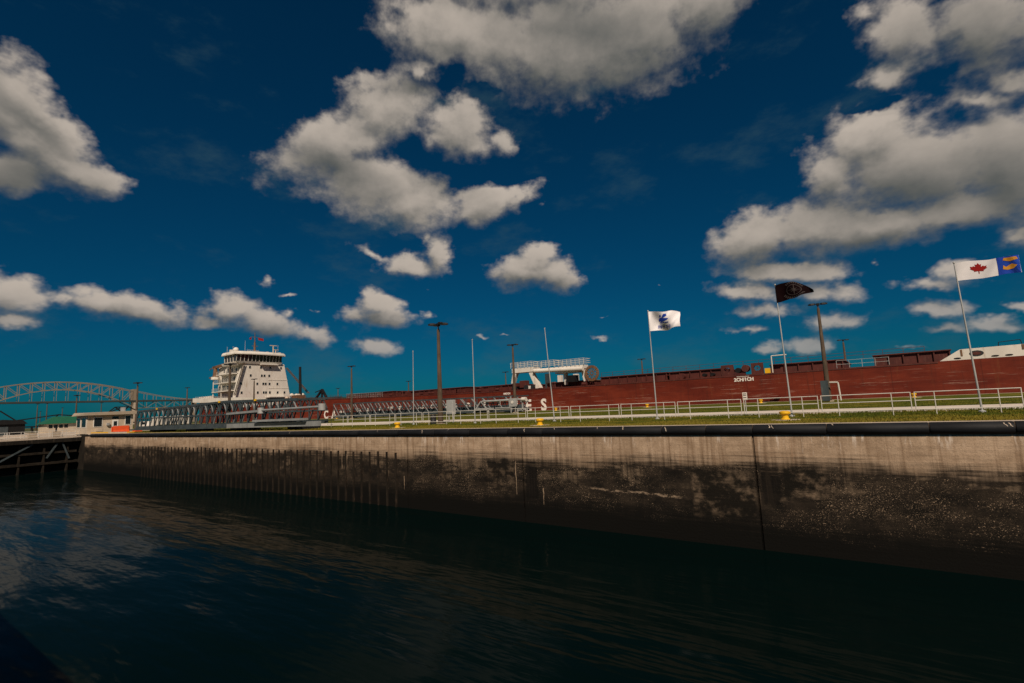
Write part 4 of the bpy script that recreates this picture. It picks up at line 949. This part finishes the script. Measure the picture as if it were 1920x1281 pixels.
# ------------------------------------------------------------------ railing along the path
FXs = [-54.38, -50.35, -46.35, -42.23, -38.15, -33.93, -29.66, -25.41, -21.14, -16.76, -12.44, -8.05, -3.66, .83, 5.3]
FLB = ['railing section at the left end, beside the near truss', 'second railing section from the near truss', 'third railing section from the near truss', 'fourth railing section from the near truss', 'railing section just left of the nearest lamp post',
       'railing section just right of the nearest lamp post', 'railing section crossed by the bare flagpole right of the nearest lamp post', 'railing section in front of the meter box', 'railing section below the letter S on the hull',
       'railing section between the letter S and the white flag', 'railing section around the foot of the white flag pole', 'railing section left of the small white sign', 'railing section crossed by the dark flag pole', 'railing section left of the maple leaf flag pole']
YFn = 36.3
def railing(x0, x1, label):
    o = thing('railing_section', 'white pipe ' + label, 'railing', ((x0 + x1) / 2, YFn, 0), 'white railing sections along the path')
    a, b = x0 + .09, x1 - .09; L = b - a; z0, z1 = .30, 1.24; rd = .025
    for nm, z in (('top_rail', z1), ('middle_rail', (z0 + z1) / 2 + .02), ('bottom_rail', z0)): MB().tube((a, YFn, z), (b, YFn, z), rd, n=8).build(nm, M['white_rail'], o, smooth=True)
    for x in (a, b): MB().tube((x, YFn, z0 - .02), (x, YFn, z1 + .02), rd, n=8).build('end_post', M['white_rail'], o, smooth=True)
    for x in (a + L * .2, b - L * .2): MB().tube((x, YFn, -.1), (x, YFn, z1), rd * .95, n=8).build('post', M['white_rail'], o, smooth=True)
for i, (a, b) in enumerate(zip(FXs[:-1], FXs[1:])): railing(a, b, FLB[i])
railing(5.3, 11.5, 'railing section at the right edge, behind the maple leaf flag pole')

# ------------------------------------------------------------------ bollards
def bollard(label, loc, first=None):
    if first: return copy_tree(first, None, label, loc)
    o = thing('bollard', label, 'bollard', (0, 0, 0), 'yellow mooring bollards')
    MB().lathe([(.75, -.2), (.75, .03)], n=18).build('bollard_pad', M['conc'], o)
    MB().lathe([(.25, .02), (.25, .07), (.19, .10), (.17, .26), (.20, .33)], n=16).build('bollard_shaft', M['yellow'], o, smooth=True)
    MB().lathe([(.21, .32), (.28, .36), (.30, .42), (.28, .47), (.18, .51), (.05, .52)], n=16).build('bollard_cap', M['yellow'], o, smooth=True)
    o.location = loc; return o
b0 = bollard('yellow mooring bollard on the near grass below the dark flag', (-5.05, 32.6, 0))
for lb, loc in (('yellow mooring bollard on the near grass right of the nearest lamp post', (-20.7, 31.2, 0)), ('yellow mooring bollard on the near grass left of the nearest lamp post', (-35.8, 31.0, 0)),
                ('yellow bollard on the far grass beside the letter S on the hull', (-48.6, 78.6, .36)), ('yellow bollard on the far grass left of the white flag pole', (-31.6, 78.6, .36)),
                ('yellow bollard on the far grass left of the dark flag pole', (-15, 78.6, .36)), ('yellow bollard on the far grass between the two rightmost railing sections', (1.95, 78.6, .36)), ('yellow bollard on the far grass at the letter A on the hull', (-113.5, 78.6, .36))):
    bollard(lb, loc, b0)
sg = thing('notice_sign', 'small white notice on a post behind the railing left of the dark flag', 'sign', (-9.95, 46, .02))
MB().tube((-9.95, 46.02, 0), (-9.95, 46.02, 1.7), .03).build('sign_post', M['galv'], sg)
MB().box(-10.13, -9.77, 45.96, 45.99, 1.12, 1.75).build('sign_plate', M['white'], sg)
for z in (1.3, 1.48, 1.6): MB().box(-10.08, -9.83, 45.95, 45.962, z, z + .05).build('sign_line', M['dark'], sg)

# ------------------------------------------------------------------ the two stored trusses
T1 = thing('truss_boom', 'near dark grey lattice truss lying along the lock edge in front of the ship', 'truss', (-72, 32, 0))
def t1_top(x): return 3.3 + .35 * (x + 97) / 30 if x < -67 else 3.65 - .55 * (x + 67) / 21
def truss(root, x0, x1, ys, zb, topf, npan, md, ml, wch=.2, diag=.11, light_every=3):
    for y in ys:
        n = npan
        for i in range(n):
            a = x0 + (x1 - x0) * i / n; b = x0 + (x1 - x0) * (i + 1) / n
            MB().bar((a, y, topf(a)), (b + .02, y, topf(b)), wch, wch * 1.3).build('top_chord', M[md], root)
            MB().bar((a, y, zb), (a, y, topf(a)), diag * 1.15).build('upright', M[md], root)
            zm = zb + (topf(a) - zb) * .55
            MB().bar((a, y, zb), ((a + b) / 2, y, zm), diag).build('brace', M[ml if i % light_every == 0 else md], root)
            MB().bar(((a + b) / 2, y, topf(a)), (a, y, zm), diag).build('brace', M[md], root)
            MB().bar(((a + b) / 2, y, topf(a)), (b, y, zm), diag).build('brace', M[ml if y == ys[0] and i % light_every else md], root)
        MB().bar((x0, y, zb), (x1, y, zb), wch * 1.6, wch * 2.0).build('bottom_chord', M[md], root)
        MB().bar((x0, y, zb + (topf(x0) - zb) * .55), (x1, y, zb + (topf(x1) - zb) * .5), wch * .9).build('middle_rail', M[md], root)
    for i in range(0, npan + 1):
        x = x0 + (x1 - x0) * i / npan
        MB().bar((x, ys[0], zb + .1), (x, ys[1], zb + .1), .16).build('floor_beam', M[md], root)
        MB().bar((x, ys[0], topf(x)), (x, ys[1], topf(x)), .12).build('cross_tie', M[md], root)
truss(T1, -97, -51.2, (30.6, 34.2), .75, t1_top, 26, 'truss', 'truss_light')
MB().box(-99, -60, 30.3, 34.5, .35, .55).build('deck_plate', M['truss'], T1)
MB().bar((-66, 30.3, .62), (-46.6, 30.3, .62), .3, .5).build('lower_beam', M['truss_light'], T1)
MB().bar((-59, 30.0, 1.12), (-48.6, 30.0, 1.12), .5, .22).build('plank_beam', M['truss_light'], T1)
MB().tube((-57.4, 29.9, 2.28), (-45.6, 29.9, 2.28), .12, n=14).build('long_tube', M['truss_light'], T1, smooth=True)
MB().bar((-66, 30.2, 2.1), (-57, 30.2, 2.25), .25).build('long_tube', M['truss_light'], T1)
for x in (-57.4, -45.6): MB().tube((x, 29.9, 1.93), (x, 29.9, 2.58), .36, n=18).build('tube_collar', M['galv'], T1, smooth=True)
for x in (-92, -79, -66, -53): MB().box(x - .8, x + .8, 31, 34, 0, .36).build('support_block', M['dark'], T1)
MB().lathe([(.9, 0), (.75, .35), (1.9, .5), (1.9, .62)], (-74.5, 32.4, 3.1), 18).build('turntable', M['dark'], T1)
for x in (-89, -69, -60): MB().box(x, x + .45, 30.4, 30.47, t1_top(x) - .05, t1_top(x) + .18).build('warning_plate', M['yellow'], T1)
for i in range(12):
    x = -70 + i * .95; MB().box(x, x + .35, 33.9, 34.0, 2.95, 3.3).build('white_tab', M['white'], T1)

T2 = thing('lattice_boom', 'far pale grey lattice truss lying on the lawn before the hull lettering', 'truss', (-83, 78, .3))
def t2_top(x): return 4.0 - .65 * (x + 112) / 57
def z2(x): return .75
n2 = 40
for y in (76.6, 80.2):
    x0, x1 = -112, -55.5
    for i in range(n2):
        a = x0 + (x1 - x0) * i / n2; b = x0 + (x1 - x0) * (i + 1) / n2
        MB().bar((a, y, t2_top(a)), (b + .02, y, t2_top(b)), .2, .22).build('top_chord', M['truss'], T2)
        MB().bar((a, y, .8), (a, y, t2_top(a)), .09).build('upright', M['truss'], T2)
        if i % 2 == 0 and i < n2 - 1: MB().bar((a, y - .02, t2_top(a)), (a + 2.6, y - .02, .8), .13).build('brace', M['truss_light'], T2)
        MB().bar((b, y + .03, 2.7), (a, y + .03, .9), .1).build('brace', M['truss'], T2)
    MB().box(x0, x1, y - .12, y + .12, .6, 1.15).build('bottom_chord', M['truss'], T2)
    MB().bar((x0, y, 2.4), (x1, y, 2.2), .14).build('middle_rail', M['truss'], T2)
for i in range(0, n2 + 1, 2):
    x = -112 + 56.5 * i / n2
    MB().bar((x, 76.6, .9), (x, 80.2, .9), .18).build('floor_beam', M['dark'], T2); MB().bar((x, 76.6, t2_top(x)), (x, 80.2, t2_top(x)), .12).build('cross_tie', M['truss'], T2)
MB().box(-112, -55.6, 78.3, 78.7, .5, 1.8).build('inner_girder', M['truss'], T2)
MB().tube((-63.5, 76.2, 2.65), (-53.6, 76.2, 2.65), .2, n=12).build('long_tube', M['galv'], T2, smooth=True)
MB().tube((-54.2, 76.2, 2.65), (-53.3, 76.2, 2.65), .38, n=14).build('tube_collar', M['white'], T2, smooth=True)
for a, b in (((-56.8, 76.3, .5), (-56.8, 76.3, 3.3)), ((-56.8, 76.3, .6), (-53.2, 76.3, .9)), ((-60.5, 76.3, 1.3), (-56.8, 76.3, 1.3)), ((-64, 76.3, 2.7), (-66, 76.3, .5)), ((-64, 76.3, 2.7), (-62, 76.3, .5)), ((-54.2, 76.3, .5), (-54.2, 76.3, 2.6))):
    MB().bar(a, b, .2).build('end_frame', M['galv'], T2)
MB().box(-65.5, -61, 76.0, 76.5, 1.1, 1.4).build('end_walkway', M['galv'], T2)
for x in (-108, -90, -72, -58): MB().box(x - .7, x + .7, 76.6, 80.2, .3, .62).build('support_block', M['dark'], T2)

# ------------------------------------------------------------------ guard shed, barrier, kerb
SX, SY0, SY1, SXB = -112.0, 28.1, 34.7, -118.4
sh = thing('guard_shed', 'small beige guard shed with flat roof, dark windows and white door', 'shed', ((SX + SXB) / 2, 31.4, 0))
MB().box(SXB, SX, SY0, SY1, 0, 3.15).build('wall', M['shed'], sh)
rf2 = MB().hexa([(SXB - .6, SY0 - .6, 3.16), (SX + .6, SY0 - .6, 3.16), (SX + .6, SY1 + .5, 3.16), (SXB - .6, SY1 + .5, 3.16), (SXB - .3, SY0 - .3, 3.75), (SX + .6, SY0 - .6, 3.55), (SX + .6, SY1 + .5, 3.75), (SXB - .3, SY1 + .2, 3.85)]).build('roof', M['beige'], sh)
MB().box(SX - 3, SX - 2.4, 33.6, 34.2, 3.7, 4.5).build('roof_vent', M['galv'], rf2)
for y0, y1, z0, z1 in ((29.0, 30.1, 1.2, 2.7), (33.55, 34.3, 1.4, 2.9)):
    w = MB().box(SX - .02, SX + .05, y0 - .1, y1 + .1, z0 - .1, z1 + .1).build('window', M['door'], sh); MB().box(SX - .01, SX + .07, y0, y1, z0, z1).build('pane', M['glass'], w)
for x0, x1 in ((-117.6, -115.9), (-114.9, -112.7)):
    w = MB().box(x0 - .1, x1 + .1, SY0 - .05, SY0 + .02, 1.1, 2.8).build('window', M['door'], sh); MB().box(x0, x1, SY0 - .07, SY0, 1.2, 2.7).build('pane', M['glass'], w)
dr = MB().box(SX - .02, SX + .06, 31.6, 32.5, .05, 2.25).build('door', M['door'], sh)
MB().box(SX, SX + .075, 31.8, 32.3, 1.2, 2.0).build('door_pane', M['glass'], dr); MB().box(SX + .05, SX + .12, 31.66, 31.72, 1.0, 1.15).build('handle', M['dark'], dr)
MB().box(SX - .02, SX + .06, 31.6, 32.5, 2.4, 2.85).build('transom', M['glass'], sh)
MB().box(SX, SX + .35, 30.75, 31.15, 1.3, 1.75).build('lamp_box', M['galv'], sh)
MB().box(SX, SX + .05, 29.3, 30.3, .35, .85).build('vent_panel', M['conc'], sh)
jb = thing('road_barrier', 'large orange plastic road barrier before the guard shed door', 'barrier', (-108, 31.8, 0))
MB().prism_y([(-108.45, 0), (-107.55, 0), (-107.55, .22), (-107.75, .45), (-107.85, 1.15), (-108.15, 1.15), (-108.25, .45), (-108.45, .22)], 30.6, 32.9).build('barrier_body', M['orange'], jb, bevel=.03)
for y in (30.5, 32.95): MB().tube((-108, y, .1), (-108, y, 1.0), .1).build('barrier_lug', M['orange'], jb)
jb2 = thing('road_barrier', 'low orange barrier lying right of the large orange barrier', 'barrier', (-106.5, 33.7, 0))
MB().prism_x([(33.15, 0), (34.3, 0), (34.2, .25), (34.0, .42), (33.4, .42), (33.2, .25)], -107.2, -105.8).build('barrier_body', M['orange'], jb2, bevel=.03)
kb = thing('yellow_kerb', 'low concrete kerb with yellow painted edge in front of the guard shed', 'kerb', (-104, 28.8, 0))
MB().box(-111.8, -93.5, 28.6, 29.2, 0, .22).build('kerb_body', M['conc'], kb); MB().box(-111.8, -103, 28.57, 29.23, .1, .24).build('painted_edge', M['yellow'], kb)
MB().box(-94.6, -93.45, 28.57, 29.23, .1, .24).build('painted_edge', M['yellow'], kb)
for i in range(6):
    x0 = -113.4 + i * 2.4
    wp = thing('pale_crate', (['first', 'second', 'third', 'fourth', 'fifth', 'sixth'][i] + ' from the left of six sunlit pale crates behind the near truss'), 'crate', (x0 + 1, 38.8, 0), 'pale crates behind the near truss')
    MB().box(x0, x0 + 1.5, 38.1, 39.6, 1.0, 2.5).build('crate_body', M['white'], wp, bevel=.03)
    for dx in (.15, 1.25): MB().box(x0 + dx, x0 + dx + .12, 38.2, 39.5, 0, .9).build('crate_leg', M['dark'], wp)
vh = thing('parked_van', 'small white van parked behind the left end of the near truss', 'van', (-131, 43.5, 0))
MB().prism_y([(-133.6, .4), (-128.6, .4), (-128.5, .9), (-129.2, 1.1), (-130.0, 1.75), (-133.4, 1.8), (-133.7, 1.0)], 42.6, 44.3).build('body', M['white'], vh, bevel=.06)
MB().prism_y([(-132.9, 1.15), (-129.7, 1.15), (-130.2, 1.62), (-132.9, 1.65)], 42.57, 44.33).build('window', M['glass'], vh)
for x in (-132.6, -129.6):
    for y in (42.6, 44.3): MB().tube((x, y - .1, .36), (x, y + .1, .36), .36, n=16).build('wheel', M['black'], vh)

# ------------------------------------------------------------------ lock gate at the left, with walkway and rails
GT = thing('lock_gate', 'dark steel lock gate with braces and white railed walkway at the left edge', 'gate', (-114, 14, WL))
MB().box(-114.6, -114.2, .4, 27.6, -7.5, -.63).build('gate_skin', M['conc_dk'], GT)
for z in (-1.0, -2.9, -4.6): MB().box(-114.2, -113.3, .4, 27.2, z, z + .35).build('girder', M['timber'], GT)
MB().box(-115.2, -112.9, .4, 27.6, -.45, -.22).build('gate_walkway', M['conc'], GT)
MB().box(-113.0, -112.8, .4, 27.6, -1.1, -.47).build('fascia_beam', M['conc_dk'], GT)
for y in range(2, 28, 3):
    MB().box(-114.2, -113.4, y - .12, y + .12, -7.4, -.9).build('gate_post', M['timber'], GT)
for a, b in (((-113.2, 16.5, -4.4), (-113.2, 21.5, -1.2)), ((-113.2, 10.5, -4.4), (-113.2, 15.5, -1.2)), ((-113.2, 23.3, -3.6), (-113.2, 24.6, -1.2)), ((-113.2, 26.2, -3.9), (-113.2, 25.2, -1.2))):
    MB().bar(a, b, .22).build('gate_brace', M['truss'], GT)
for y0, y1 in ((.5, 9.4), (9.6, 18.4), (18.6, 27.3)):
    for xx in (-115.1, -113.0):
        o = thing('gate_railing', 'white railing on the %s side of the lock gate walkway, %s' % ('upstream' if xx < -114 else 'downstream', {.5: 'left section', 9.6: 'middle section', 18.6: 'section by wall corner'}[y0]), 'railing', (xx, (y0 + y1) / 2, -.22), 'railings on the lock gate')
        for z in (.0, .4, .85): MB().tube((xx, y0, z), (xx, y1, z), .035, n=6).build('rail', M['white_rail'], o)
        n = 5
        for i in range(n + 1):
            y = y0 + (y1 - y0) * i / n; MB().tube((xx, y, -.25), (xx, y, .88), .035, n=6).build('post', M['white_rail'], o)
for i, (y, lb) in enumerate(((21.5, 'left'), (24.5, 'right'))):
    o = thing('gate_machine', 'small pale drive box on the lock gate walkway, the %s of two' % lb, 'machine', (-114.2, y, -.2), 'drive boxes on the lock gate')
    MB().box(-114.6, -113.8, y - .5, y + .5, -.2, .7).build('housing', M['beige'], o, bevel=.04); MB().tube((-114.2, y, .7), (-114.2, y, 1.3), .12).build('spindle', M['dark'], o)
# wall return behind the gate recess
struct('gate_quoin', MB().box(-116.5, -110.3, 27.62, 28.5, -7.5, -.02), M['conc_dk'])
struct('upper_pier', MB().box(-400, -115.4, 27.2, 28.4, -3, .02), M['conc'])

# ------------------------------------------------------------------ far left: green-roofed house, rail bridge, arch bridge
gh = thing('green_roof_house', 'low beige house with a green roof left of the guard shed', 'house', (-172, 38, 0))
MB().box(-178, -170, 34.6, 43, 0, 2.3).build('wall', M['shed'], gh)
MB().add([(-178.6, 34.0, 2.25), (-169.4, 34.0, 2.25), (-169.4, 43.6, 2.25), (-178.6, 43.6, 2.25), (-174, 36.6, 4.1), (-174, 41.0, 4.1)], [(0, 1, 4), (1, 2, 5, 4), (2, 3, 5), (3, 0, 4, 5), (3, 2, 1, 0)]).build('roof', M['green_roof'], gh)
for i in range(4): MB().box(-170.02, -169.95, 35 + i * 1.0, 35.7 + i * 1.0, 1.2, 2.0).build('window', M['glass'], gh)
ml = thing('maintenance_shed', 'dark low maintenance shed at the left edge', 'shed', (-176, 29, 0))
MB().box(-180, -172, 24.6, 31.0, -.5, 2.6).build('wall', M['dark'], ml)
MB().prism_x([(24.2, 2.55), (31.4, 2.55), (30.6, 3.4), (27, 3.7), (24.6, 3.3)], -180.4, -171.6).build('roof', M['dark'], ml)
MB().box(-172.0, -171.9, 26, 28, 0, 2).build('door', M['truss'], ml)
struct('upper_quay', MB().box(-230, -140, 20, 27.1, -3, -.3), M['conc'])
rb = thing('rail_bridge', 'dark steel railway truss bridge in the far left distance', 'bridge', (-400, 80, 0))
tp = [(40, 4.5), (61, 5.0), (86.5, 8.6), (94, 7.7), (110, 8.6), (114, 12.3), (121, 12.3), (127, 9.2)]
for (y0, z0), (y1, z1) in zip(tp[:-1], tp[1:]): MB().bar((-400, y0, z0), (-400, y1, z1), .5, .6).build('upper_member', M['dark'], rb)
for y0, z0, y1, z1 in ((40, 17, 61.3, 11.5), (61.3, 11.6, 68.5, 5.6), (40, 2.2, 130, 2.2), (61, 5, 66, 2.2), (86.5, 8.6, 80, 2.2), (110, 8.6, 118, 12.3), (114, 12.3, 118, 8.8), (118, 8.8, 121, 12.3), (110, 8.6, 127, 9.0)):
    MB().bar((-400, y0, z0), (-400, y1, z1), .55 if z0 < 11 else .9, .6).build('lower_member', M['dark'], rb)
for y in (45, 60, 75, 90, 105, 120): MB().box(-400.6, -399.4, y - .4, y + .4, -1, 2.2).build('trestle_leg', M['dark'], rb)
AB = thing('arch_bridge', 'pale steel through-arch highway bridge crossing the far left distance', 'bridge', (-1050, 300, 0))
BX = -1050
yc, hf = 230.0, 93.0
ztop = lambda y: 71.5 - 14.5 * ((y - yc) / hf) ** 2
zlow = lambda y: 59.5 - 29.0 * ((y - yc) / hf) ** 2
np_ = 13
for xx in (BX, BX - 14):
    ys = [yc - hf + 2 * hf * i / np_ for i in range(np_ + 1)]
    for i in range(np_):
        a, b = ys[i], ys[i + 1]
        MB().bar((xx, a, ztop(a)), (xx, b, ztop(b)), 1.1).build('arch_rib', M['bridge'], AB)
        MB().bar((xx, a, zlow(a)), (xx, b, zlow(b)), 1.1).build('arch_rib', M['bridge'], AB)
        d = ((xx, a, ztop(a)), (xx, b, zlow(b))) if (a + b) / 2 <= yc else ((xx, b, ztop(b)), (xx, a, zlow(a)))
        if xx == BX or True: MB().bar(d[0], d[1], .7).build('arch_brace', M['bridge'], AB)
    for y in ys:
        MB().bar((xx, y, zlow(y)), (xx, y, ztop(y)), .8).build('arch_post', M['bridge'], AB)
        if zlow(y) > 42: MB().bar((xx, y, 41), (xx, y, zlow(y)), .45).build('hanger', M['bridge'], AB)
for y in [yc - hf + 2 * hf * i / np_ for i in range(np_ + 1)]: MB().bar((BX, y, ztop(y)), (BX - 14, y, ztop(y)), .6).build('arch_tie', M['bridge'], AB)
MB().box(BX - 15, BX + 1, -400, 900, 38.6, 41.2).build('bridge_deck', M['bridge_dk'], AB)
for y, w in ((yc - hf - 4, 4), (yc + hf + 4, 4), (yc + hf + 100, 3.5), (yc + hf + 200, 3.5), (yc + hf + 300, 3.5), (yc - hf - 120, 4)):
    MB().box(BX - 14, BX, y - w / 2, y + w / 2, -3, 38.6).build('bridge_pier', M['conc'] if abs(y - yc) < 110 else M['bridge'], AB)
MB().box(BX - 14, BX, yc + hf + 1.0, yc + hf + 7, 38.6, 60).build('portal_tower', M['bridge'], AB)
ya, yb = yc + hf + 7, yc + hf + 107
zu = lambda y: 41.2 + 15.5 * (1 - min(1, (y - ya) / (yb - ya))) ** 1.7
for xx in (BX, BX - 14):
    for i in range(7):
        a = ya + (yb - ya) * i / 7; b = ya + (yb - ya) * (i + 1) / 7
        MB().bar((xx, a, zu(a)), (xx, b, zu(b)), .8).build('span_chord', M['bridge'], AB); MB().bar((xx, a, 27.5), (xx, b, 27.5), .8).build('span_chord', M['bridge'], AB)
        MB().bar((xx, a, 27.5), (xx, a, zu(a)), .6).build('span_post', M['bridge'], AB)
        if i % 2 == 0: MB().bar((xx, a, 38.5), (xx, b, 27.5), .6).build('span_brace', M['bridge'], AB)
        else: MB().bar((xx, a, 27.5), (xx, b, 38.5), .6).build('span_brace', M['bridge'], AB)
MB().box(BX - 15, BX + 1.2, yb, 900, 36, 39.8).build('approach_girder', M['green_roof'], AB)
